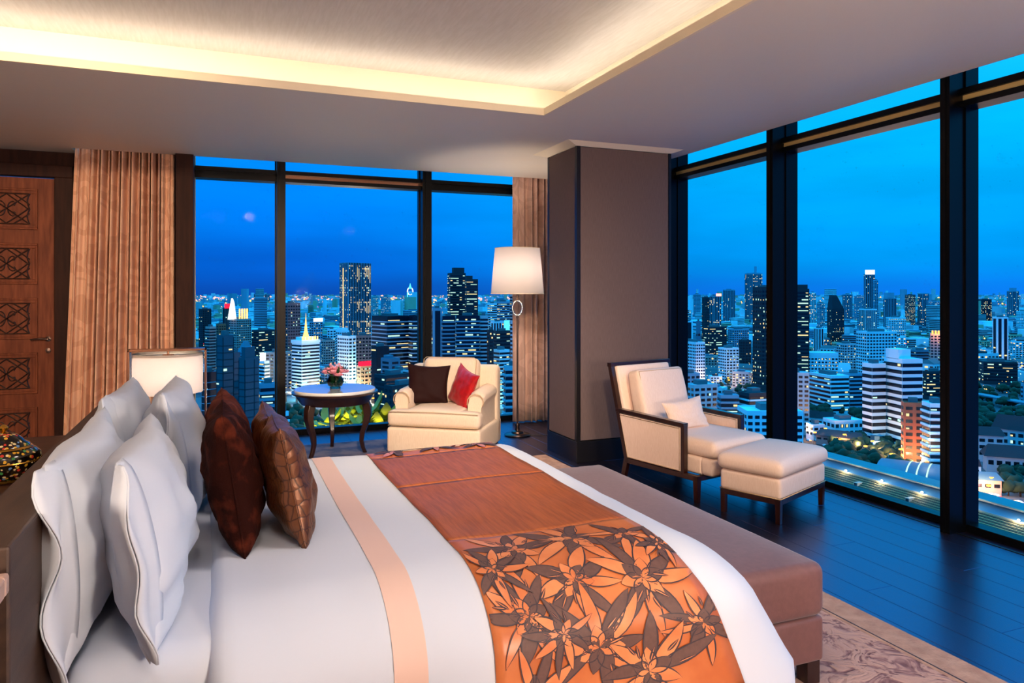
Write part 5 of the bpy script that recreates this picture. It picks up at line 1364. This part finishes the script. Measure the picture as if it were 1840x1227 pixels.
# barrel-vaulted hall beyond the grandstand
pv = G(1655, 868); vh = empty('vaulted_hall', pv, -YAW - .62, 'pale blue barrel-vaulted hall beyond the grandstand roof', 'building')
q = MB(); L_, Rv = 42, 15
q.grid(2, 14, lambda u, v: (-L_ / 2 + L_ * u, Rv * 1.25 * -cos(pi * v), 5 + 5.5 * sin(pi * v))); q.build('vaulted_roof', 'roofb', vh, smooth='all')
one('hall_walls', 'fw', -L_ / 2, L_ / 2, -Rv * 1.25, Rv * 1.25, 0, 5, vh)
for k in range(3):
    q = MB(); q.grid(2, 14, lambda u, v: (-6 + k * 5 + .8 * u, Rv * 1.25 * -cos(pi * v), 5.1 + 5.5 * sin(pi * v))); q.build('skylight_strip', 'lc', vh, smooth='all')

# --- grandstand along the racecourse
gs = empty('grandstand', (325, 270, GZ), label='long open grandstand with stepped seats and teal canopy roof below the right windows', cat='grandstand')
Y0_, Y1_ = -150, 330
cm('teal', 'teal_sheet_roof', (62, 128, 132), .5); cm('seat', 'ochre_concrete_terrace', (160, 140, 96), .8); cm('seatd', 'dark_terrace_step', (66, 60, 48), .8)
def gx(y): return -.00012 * (y - 40) ** 2 + .0
def strip(name, prof, mt, dx=0, n=24, kind=None):
    q = MB(); k = len(prof)
    vs = []
    for i in range(n + 1):
        y = Y0_ + (Y1_ - Y0_) * i / n
        for (x, z) in prof: vs.append((x + gx(y), y, z))
    fs = [(i * k + j, i * k + (j + 1) % k, (i + 1) * k + (j + 1) % k, (i + 1) * k + j) for i in range(n) for j in range(k)]
    fs += [tuple(range(k - 1, -1, -1)), tuple(n * k + j for j in range(k))]
    q.add(vs, fs); return q.build(name, mt, gs, kind=kind)
strip('front_wall', [(-8.6, 0), (-8, 0), (-8, 2.2), (-8.6, 2.2)], 'fw')
for k in range(14): strip('seat_tier', [(-8 + k * .78, .3), (-8 + (k + 1) * .78, .3), (-8 + (k + 1) * .78, 1.1 + k * .36), (-8 + k * .78, 1.1 + k * .36)], 'seat' if k % 2 else 'seatd')
strip('lower_canopy', [(3.2, 6.0), (9.5, 8.2), (9.5, 8.0), (3.2, 5.8)], 'roofb')
strip('canopy_edge', [(2.9, 5.7), (3.3, 5.7), (3.3, 6.3), (2.9, 6.3)], 'conc')
strip('upper_roof', [(7.5, 10.3), (14, 11.8), (14, 11.4), (7.5, 9.9)], 'teal')
strip('rear_wall', [(11, 0), (12, 0), (12, 11), (11, 11)], 'fg')
for k in range(30):
    y = Y0_ + 8 + k * 16
    q = MB(); q.box(2.9 + gx(y), 3.3 + gx(y), y, y + .4, 2, 5.8); q.build('canopy_post', 'conc', gs)
    if k % 2 == 0:
        q = MB(); q.box(-5 + gx(y), 0 + gx(y), y + 5, y + 7.5, 2.2, 4.2); q.build('stair_opening', 'conc', gs)
        one('doorway', 'fk', -5.1 + gx(y), -4.9 + gx(y), y + 5.4, y + 7.1, 2.2, 3.9, gs)
M['lflood'] = emit('stadium_lamp', (255, 246, 220), 14.0)
for k in range(13):
    y = Y0_ + 20 + k * 24
    q = MB(); q.lathe([(.05, -.55), (.5, -.3), (.6, 0), (.5, .3), (.05, .55)], 10, T=Matrix.Translation((2.6 + gx(y), y, 6.9))); q.build('floodlight', 'lflood', gs, smooth='all')
    if 100 < y + 270 < 460: plight(Vector((325 + 1.5 + gx(y), 270 + y, GZ + 7.5)), 3500, (1, .88, .6), .6)

# --- trees
def crown(b, R, seed, m=0, T=None):
    n, k = 9, 7; vs = []; fs = []
    for i in range(n):
        for j in range(k):
            a = 2 * pi * i / n; t = -pi / 2 + pi * (j + .35) / (k - .3)
            d = Vector((cos(a) * cos(t), sin(a) * cos(t), sin(t) * .8))
            r = R * (1 + .45 * noise.noise(d * 1.7 + Vector((seed, 0, 0))) + .25 * noise.noise(d * 4 + Vector((seed, 3, 0))))
            vs.append(d * r + Vector((0, 0, R * 1.1)))
    for i in range(n):
        for j in range(k - 1): fs.append((i * k + j, ((i + 1) % n) * k + j, ((i + 1) % n) * k + j + 1, i * k + j + 1))
    fs.append(tuple(i * k + k - 1 for i in range(n))); b.add(vs, fs, m, T)
cm('tree', 'tree_foliage', (34, 62, 36), .9, (20, 40, 26)); cm('bark', 'tree_bark', (60, 46, 34), .9)
protos = []
for s in range(5):
    b = MB(); crown(b, 4.2, s * 3.3); crown(b, 2.9, s * 5.1 + 1, T=Matrix.Translation((2.8, 1, .5))); crown(b, 2.6, s * 2.2 + 2, T=Matrix.Translation((-2.6, -1.2, .2)))
    b.tube([(0, 0, -1), (0.1, 0, 3), (.3, .2, 5)], [.5, .35, .25], 5, m=1)
    o = b.build('tree', ['tree', 'bark'], None, smooth='all'); protos.append(o)
tr = random.Random(9); used = [0] * 5
def tree(p, sc, label, group):
    i = tr.randrange(5)
    o = protos[i] if not used[i] else protos[i].copy()
    if used[i]: COL.objects.link(o)
    used[i] = 1; o.location = p + Vector((0, 0, sc)); o.scale = (sc, sc, sc * tr.uniform(.8, 1.1)); o.rotation_euler.z = tr.uniform(0, 6.28)
    tag(o, label, 'tree', group)
def grove(x0, x1, y0, y1, n, sc, label, group):
    for _ in range(n):
        yb = tr.uniform(y0, y1); tree(G(tr.uniform(x0, x1), yb), sc * tr.uniform(.7, 1.25), label, group)
grove(1448, 1550, 722, 762, 55, 1.0, 'dark tree in the park around the temple roofs, second pane', 'park trees around the temple')
grove(1486, 1610, 800, 846, 70, .95, 'tree along the lit street below the school buildings', 'street trees above the grandstand')
grove(1600, 1650, 815, 858, 22, .85, 'large tree at the foot of the brick-red block', 'trees by the brick-red block')
grove(1742, 1850, 700, 775, 60, 1.0, 'dark tree in the wooded park of the third pane', 'park trees in the third pane')
grove(1800, 1850, 845, 893, 14, .85, 'street tree beside the pink-lit building', 'trees beside the pink-lit building')
grove(508, 585, 735, 800, 40, 1.0, 'dark tree in the park under the marble table', 'park trees under the marble table')
grove(572, 606, 660, 705, 20, 1.0, 'tree beside the cyan floodlit hotel', 'trees beside the floodlit hotel')
grove(1270, 1350, 690, 722, 20, .8, 'tree near the small lit crossroads behind the lounge chair', 'trees behind the lounge chair')
grove(1700, 1850, 640, 660, 10, 1.0, 'tree on the far avenue of the third pane', 'far avenue trees')

# --- roads with lamps and cars
def road(label, pts, w, mt='asph', z=.15, name='road', kind='structure'):
    b = MB(); P = [Vector(p) for p in pts]; vs = []
    for i, p in enumerate(P):
        d = (P[min(i + 1, len(P) - 1)] - P[max(i - 1, 0)]).normalized(); nn = Vector((-d.y, d.x, 0))
        vs += [p + nn * w / 2 + Vector((0, 0, z)), p - nn * w / 2 + Vector((0, 0, z)), p - nn * w / 2 + Vector((0, 0, z - 1.2)), p + nn * w / 2 + Vector((0, 0, z - 1.2))]
    fs = []
    for i in range(len(P) - 1):
        for j in range(4): fs.append((i * 4 + j, i * 4 + (j + 1) % 4, (i + 1) * 4 + (j + 1) % 4, (i + 1) * 4 + j))
    b.add(vs, fs); return b.build(name, mt, None, kind=kind)
b = MB(); b.frustum((-2.2, 2.2, -.9, .9), (-2.2, 2.2, -.9, .9), .3, .9); b.frustum((-1.5, 1.1, -.85, .85), (-1.0, .7, -.7, .7), .9, 1.45)
for sx in (-1.4, 1.4):
    for sy in (-.9, .9): b.lathe([(.32, -.1), (.32, .1)], 8, 3, T=Matrix.Translation((sx, sy, .32)) @ Matrix.Rotation(pi / 2, 4, 'X'))
b.box(2.1, 2.5, -.8, -.1, .5, .9, 1); b.box(2.1, 2.5, .1, .8, .5, .9, 1); b.box(-2.4, -2.1, -.8, .8, .5, .85, 2)
car0 = b.build('car', ['fw', 'lh', 'lr', 'fk'], None); ncar = 0
b = MB(); b.tube([(0, 0, 0), (0, 0, 8.5), (.8, 0, 9.2), (2, 0, 9.3)], .09, 5); b.box(1.1, 2.9, -.6, .6, 8.8, 9.5, 1)
lamp0 = b.build('street_lamp', ['fg', 'lo'], None); nlamp = 0
def alongp(P, s):
    L = [(P[i + 1] - P[i]).length for i in range(len(P) - 1)]; T_ = sum(L) * s
    for i, q in enumerate(L):
        if T_ <= q or i == len(L) - 1: return P[i] + (P[i + 1] - P[i]) * min(1, T_ / q), (P[i + 1] - P[i]).normalized()
        T_ -= q
def traffic(pts, w, nc, nl, lab, z=.2, cs=1.0, glow=0, gcol=(1, .5, .2), lh=8, gw=1.0):
    global ncar, nlamp
    P = [Vector(p) for p in pts]
    for k in range(nc):
        p, d = alongp(P, tr.random()); sd = 1 if tr.random() < .5 else -1; nn = Vector((-d.y, d.x, 0))
        o = car0 if ncar == 0 else car0.copy()
        if ncar: COL.objects.link(o)
        ncar += 1; o.location = p + nn * sd * w * tr.uniform(.12, .42) + Vector((0, 0, z)); o.rotation_euler.z = atan2(d.y, d.x) + (pi if sd > 0 else 0); o.scale = (cs,) * 3
        tag(o, 'small car with lit lamps on ' + lab, 'car', 'cars on ' + lab)
    for k in range(nl):
        p, d = alongp(P, (k + .5) / nl); nn = Vector((-d.y, d.x, 0)); sd = 1 if k % 2 else -1
        o = lamp0 if nlamp == 0 else lamp0.copy()
        if nlamp: COL.objects.link(o)
        nlamp += 1; o.location = p + nn * sd * w * .55 + Vector((0, 0, z)); o.rotation_euler.z = atan2(-nn.y * sd, -nn.x * sd); o.scale = (cs,) * 3
        tag(o, 'amber street lamp along ' + lab, 'street lamp', 'street lamps along ' + lab)
    for k in range(glow):
        p, d = alongp(P, (k + .5) / glow); plight(p + Vector((0, 0, z + lh)), 5000 * gw * (w / 14), gcol, .8)
R1 = [G(1440, 785), G(1500, 806), G(1560, 822), G(1620, 842), G(1690, 866), G(1760, 892), G(1860, 922)]
road('', R1, 18); traffic(R1, 18, 60, 16, 'the tree-lined street behind the grandstand', glow=11, gw=3.0)
R2 = [G(655, 800), G(640, 770), G(632, 745), G(640, 722), G(652, 704), G(660, 690)]
road('', R2, 20); traffic(R2, 20, 60, 10, 'the avenue seen under the marble table', glow=5, gw=3.0, gcol=(1, .75, .5))
R3 = [G(480, 722), G(520, 722), G(560, 724), G(610, 730), G(655, 740), G(700, 760)]
for p in R3: p.z = GZ + 9
road('', R3, 16, 'conc', .2, name='expressway'); traffic(R3, 16, 30, 14, 'the elevated expressway behind the table', glow=9, z=.3, gw=3.2, gcol=(1, .7, .42))
b = MB()
for k in range(16):
    p, dd = alongp(R3, (k + .5) / 16); b.box(p.x - 1, p.x + 1, p.y - 1, p.y + 1, GZ, GZ + 8.6)
b.build('expressway_piers', 'conc', None, kind='structure')
R4 = [G(1262, 702), G(1300, 696), G(1350, 692), G(1400, 688)]
road('', R4, 18, 'conc'); traffic(R4, 18, 16, 8, 'the lit crossroads behind the lounge chair', glow=4, gcol=(1, .6, .35))
R5 = [G(1700, 664), G(1760, 670), G(1800, 674), G(1860, 676)]
road('', R5, 24, 'conc'); traffic(R5, 24, 24, 10, 'the far avenue of the third pane', glow=5, gcol=(1, .6, .4), cs=1.5)
R6 = [G(1700, 716), G(1760, 722), G(1860, 742)]
for p in R6: p.z = GZ + 8
road('', R6, 11, 'roofb', .2, name='viaduct')

# --- small city blocks: individuals near, one carpet far
lowp = []
lr = random.Random(17)
for s in range(14):
    w, dd, h = lr.uniform(10, 26), lr.uniform(10, 22), lr.choice([7, 9, 11, 14, 18, 24])
    b = MB(); b.box(-w / 2, w / 2, -dd / 2, dd / 2, 0, h)
    if s % 3 == 0: b.frustum((-w / 2 - .5, w / 2 + .5, -dd / 2 - .5, dd / 2 + .5), (-w / 2 + 2, w / 2 - 2, -.3, .3), h, h + 3.4, 3)
    else: b.box(-w / 4, w / 6, -dd / 5, dd / 4, h, h + 2.2, 3); b.box(-w / 2, w / 2, -dd / 2, -dd / 2 + .4, h, h + .7)
    for f in (Face(Vector((-w / 2, -dd / 2, 0)), Vector((1, 0, 0)), Vector((0, -1, 0)), w, 0, h), Face(Vector((-w / 2, dd / 2, 0)), Vector((0, -1, 0)), Vector((-1, 0, 0)), dd, 0, h),
              Face(Vector((w / 2, -dd / 2, 0)), Vector((0, 1, 0)), Vector((1, 0, 0)), dd, 0, h)):
        nf = int(h / 3.3); nb = int(f.W / 3.4)
        for i in range(nf):
            for j in range(nb):
                f.cell(b, (j + .2) * f.W / nb, (j + .8) * f.W / nb, 1 + i * 3.2, 2.6 + i * 3.2, .12, 2 if lr.random() < .16 else 1)
    fac = ['fw', 'fg', 'fw', 'fb', 'fy', 'fw', 'fp'][s % 7]
    lowp.append((b.build('low_building', [fac, 'gw', 'lw', ['roofd', 'roofb', 'rooft'][s % 3]], None), w, dd, h))
PARK = [(1444, 1560, 715, 792), (1480, 1700, 795, 1000), (1742, 1860, 690, 792), (1700, 1860, 855, 1000), (505, 590, 725, 1000), (610, 670, 695, 1000)]
def free(p, r):
    for q, R in BLD:
        if (Vector((p.x, p.y, 0)) - Vector((q.x, q.y, 0))).length < R + r: return False
    return True
COLN = ['white', 'grey', 'white', 'blue-grey', 'yellowish', 'white', 'pinkish']
LANDM = [(365, 600, 'dark office at the left window edge'), (430, 640, 'tower with floodlit crown'), (480, 625, 'dark office with glowing floors'), (470, 560, 'three far slab towers'), (525, 600, 'warm-lit apartment tower'), (549, 690, 'golden-spired hotel'), (568, 620, 'white-roofed green-lit tower'), (600, 640, 'stacked white blocks'), (640, 610, 'tall dark skyscraper'), (625, 700, 'cyan-edged white tower'), (650, 680, 'purple-brown hotel'), (737, 570, 'white illuminated landmark'), (700, 660, 'long banded office'), (700, 750, 'blue cubic hall'), (830, 600, 'stepped lit office tower'), (845, 690, 'office behind the armchair'), (900, 620, 'banded towers by the floor lamp'), (905, 700, 'cyan-lit low block'),
         (1250, 590, 'plain white tower by the pillar'), (1245, 680, 'white chequered hotel'), (1285, 600, 'pink-topped tower'), (1325, 620, 'long blue grid block'), (1352, 560, 'far tower with a mast'), (1370, 690, 'dark tower beside the wide mullion'), (1260, 760, 'concrete grid block'), (1340, 760, 'balconied blocks'),
         (1430, 650, 'dark banded office'), (1473, 690, 'blue-roofed lit office'), (1500, 590, 'stepped dark tower'), (1490, 730, 'ribbed office block'), (1560, 590, 'sign-topped skyscraper'), (1575, 660, 'large grid-fronted block'), (1600, 600, 'twin-stepped blue tower'), (1600, 760, 'white banded twin tower'), (1640, 580, 'glittering apartment tower'), (1680, 650, 'orange-topped tower'), (1640, 780, 'brick-red block'), (1530, 690, 'white-gabled shrine'),
         (1770, 560, 'far tower with beacons'), (1797, 640, 'white tower with dark stripe'), (1820, 570, 'blue far tower'), (1790, 680, 'colonnaded block'), (1780, 810, 'tiled hall roofs')]
SEEN = set(); cnt = 0; usedp = set(); zones = [(350, 940), (1222, 1400), (1410, 1700), (1740, 1860)]
tries = 0
while cnt < 300 and tries < 9000:
    tries += 1
    z = lr.choice([zones[0], zones[0], zones[1], zones[2], zones[2], zones[3]])
    px = lr.uniform(*z); yb = lr.choice([lr.uniform(585, 640), lr.uniform(600, 700), lr.uniform(620, 770)])
    if any(a < px < c and y0 < yb < y1 for a, c, y0, y1 in PARK): continue
    p = G(px, yb); i = lr.randrange(14); o0, w, dd, h = lowp[i]
    if not free(p, max(w, dd) * .6): continue
    sc = lr.uniform(.85, 1.3)
    o = o0 if i not in usedp else o0.copy()
    if i in usedp: COL.objects.link(o)
    usedp.add(i); o.location = p; o.rotation_euler.z = lr.choice([-.3, .3, 1.2, .9, -.9]) + lr.uniform(-.1, .1); o.scale = (sc, sc, sc)
    BLD.append((p, max(w, dd) * .6)); cnt += 1
    zn = 'left windows' if px < 950 else ('first right pane' if px < 1400 else ('second right pane' if px < 1700 else 'third right pane'))
    lm = min(LANDM, key=lambda q: (q[0] - px) ** 2 + (2 * (q[1] - yb)) ** 2)
    dx, dy = px - lm[0], yb - lm[1]
    rel = ('right of' if dx > 0 else 'left of') if abs(dx) > abs(dy) * 1.5 else ('in front of' if dy > 0 else 'behind')
    key = (COLN[i % 7], 'tall' if h * sc > 20 else ('low' if h * sc < 12 else 'mid-height'), ['flat-roofed', 'blue-roofed', 'tile-roofed'][i % 3], rel, lm[2])
    lb_ = 'small %s %s %s building %s the %s' % (key[1], key[0], key[2], key[3], key[4])
    for alt in (' and nearer', ' and close to it', ' and farther', ' partly hidden', ' beside a twin', ' at an angle', ' with few windows lit', ' amid darker roofs'):
        if lb_ in SEEN: lb_ = lb_.split(' and ')[0].split(' partly')[0].split(' beside a twin')[0] + alt
    if len(lb_.split()) > 16: lb_ = lb_.replace('-roofed', '').replace('small ', '')
    SEEN.add(lb_)
    tag(o, lb_, 'building', 'low buildings seen through the ' + zn)
# far carpet
far = MB(); fl2 = MB()
for k in range(9000):
    z = lr.choice([(300, 980), (1190, 1900)]); px = lr.uniform(*z)
    yb = 533 + 92 * lr.random() ** 1.9
    d = dep(yb)
    p = gp(px, d)
    if d < 2600 and not free(p, 14): continue
    w = lr.uniform(12, 34) * (1 + d / 9000); dd = w * lr.uniform(.6, 1.1); h = lr.choice([8, 10, 14, 18, 26]) * lr.uniform(.8, 1.3) * (1 + d / 16000)
    if lr.random() < .03: h *= 3.2; w *= .8; dd = w
    T_ = Matrix.Translation((p.x, p.y, GZ)) @ Matrix.Rotation(lr.uniform(0, 3), 4, 'Z')
    far.box(-w / 2, w / 2, -dd / 2, dd / 2, 0, h, lr.randrange(5), T_)
    if d < 3500 and lr.random() < .6:
        for q in range(int(h / 4)): far.box(-w / 2 - .2, w / 2 + .2, -dd / 2 - .2, dd / 2 + .2, 2 + q * 4, 3.6 + q * 4, 5, T_)
tag(far.build('distant_city_blocks', ['fw', 'fg', 'fb', 'fw', 'fy', 'gw'], None), 'carpet of distant blue city blocks reaching to the horizon', 'city blocks', kind='stuff')
def sparks(name, mt, n, ymin, span, powr, size, label, zr=(4, 22), xz=((330, 960), (1200, 1880)), seed=1):
    g = random.Random(seed); b = MB()
    for k in range(n):
        px = g.uniform(*g.choice(xz)); yb = ymin + span * g.random() ** powr; d = dep(yb); p = gp(px, d)
        s = d * size * g.choice([.6, .8, 1, 1, 1.7]) / 2; z = GZ + g.uniform(*zr) + 0.0
        b.add([(p.x - s, p.y, z), (p.x + s, p.y, z), (p.x, p.y - s, z), (p.x, p.y + s, z), (p.x, p.y, z + s), (p.x, p.y, z - s)], [(0, 2, 4), (2, 1, 4), (1, 3, 4), (3, 0, 4), (2, 0, 5), (1, 2, 5), (3, 1, 5), (0, 3, 5)])
    tag(b.build(name, mt, None), label, 'lights', kind='stuff')
sparks('distant_street_lights', 'lo', 750, 532.5, 60, 2.0, .0016, 'amber street lights scattered over the far city up to the horizon', seed=1)
sparks('distant_window_lights', 'lc', 2800, 532.5, 170, 2.2, .0012, 'tiny white lights scattered over the whole city', seed=2)
sparks('distant_warm_lights', 'lh', 1400, 532.5, 200, 1.8, .0015, 'tiny warm lights scattered among the city blocks', seed=3)
sparks('harbour_lights', 'lp', 650, 532.5, 9, 1.0, .0022, 'band of pinkish harbour lights along the left horizon', xz=((330, 960),), seed=4)
sparks('neon_lights', 'lr', 60, 535, 120, 1.5, .0016, 'few red neon and beacon lights in the city', seed=5, zr=(10, 30))
sparks('green_lights', 'lb', 260, 545, 180, 1.3, .0013, 'small cyan lights scattered over the city', seed=6)

# --- broad-leaved shrub on a planter just outside the back window
def shrub(px, yb, d, sc, label, seed):
    c = gp(px, d); z = EYE - (yb - HOR) * d / FPX
    r = empty('planter_shrub', (c.x, c.y, z - 1.6 * sc), label=label, cat='shrub'); g = random.Random(seed)
    b = MB(); st = MB()
    for k in range(9):
        a = g.uniform(0, 6.28); q = g.uniform(.1, .55) * sc; top = Vector((q * cos(a), q * sin(a), sc * g.uniform(1.0, 1.75)))
        st.tube([(0, 0, 0), (top.x * .5, top.y * .5, top.z * .6), tuple(top)], .018, 5)
        for j in range(9):
            T_ = Matrix.Translation(top) @ Matrix.Rotation(j * 2.4 + g.random(), 4, 'Z') @ Matrix.Rotation(g.uniform(.5, 1.5), 4, 'Y')
            L = .36 * sc * g.uniform(.8, 1.2)
            b.grid(6, 3, lambda u, v: (.12 * L * sin(u * 3), (v - .5) * L * .6 * sin(pi * (.04 + .92 * u ** .8)), u * L), T=T_)
    b.build('leaves', 'yleaf', r, smooth='all', kind='stuff'); st.build('stems', 'bark', r, smooth='all')
M['yleaf'] = mat('yellow_green_leaf', (150, 150, 30), .5, col2=(110, 126, 30), scale=3)
shrub(612, 762, 12.6, 1.0, 'yellow-lit leafy shrub outside the glass, seen under the marble table', 1)
shrub(588, 786, 12.2, .9, 'small yellow-lit shrub outside, low between the left table legs', 2)
shrub(694, 752, 12.4, 1.0, 'yellow-lit leafy shrub outside, between the table and the armchair', 3)
shrub(664, 772, 12.0, .9, 'low yellow-lit shrub outside, behind the right table leg', 4)
pc_ = gp(650, 12.3); one('planter_ledge', 'fg', pc_.x - 3, pc_.x + 4, pc_.y - 1.5, pc_.y + 2, -3.2, -2.3); tag(bpy.data.objects['planter_ledge'], 'concrete planter ledge outside below the back window', 'ledge')
for (px, d) in ((612, 11.2), (690, 11.2)):
    p = gp(px, d); spot((p.x, p.y, -.9), (p.x + .1, p.y + 1.6, -1.5), 480, 120, (1, .88, .32), .08).name = 'garden_light'
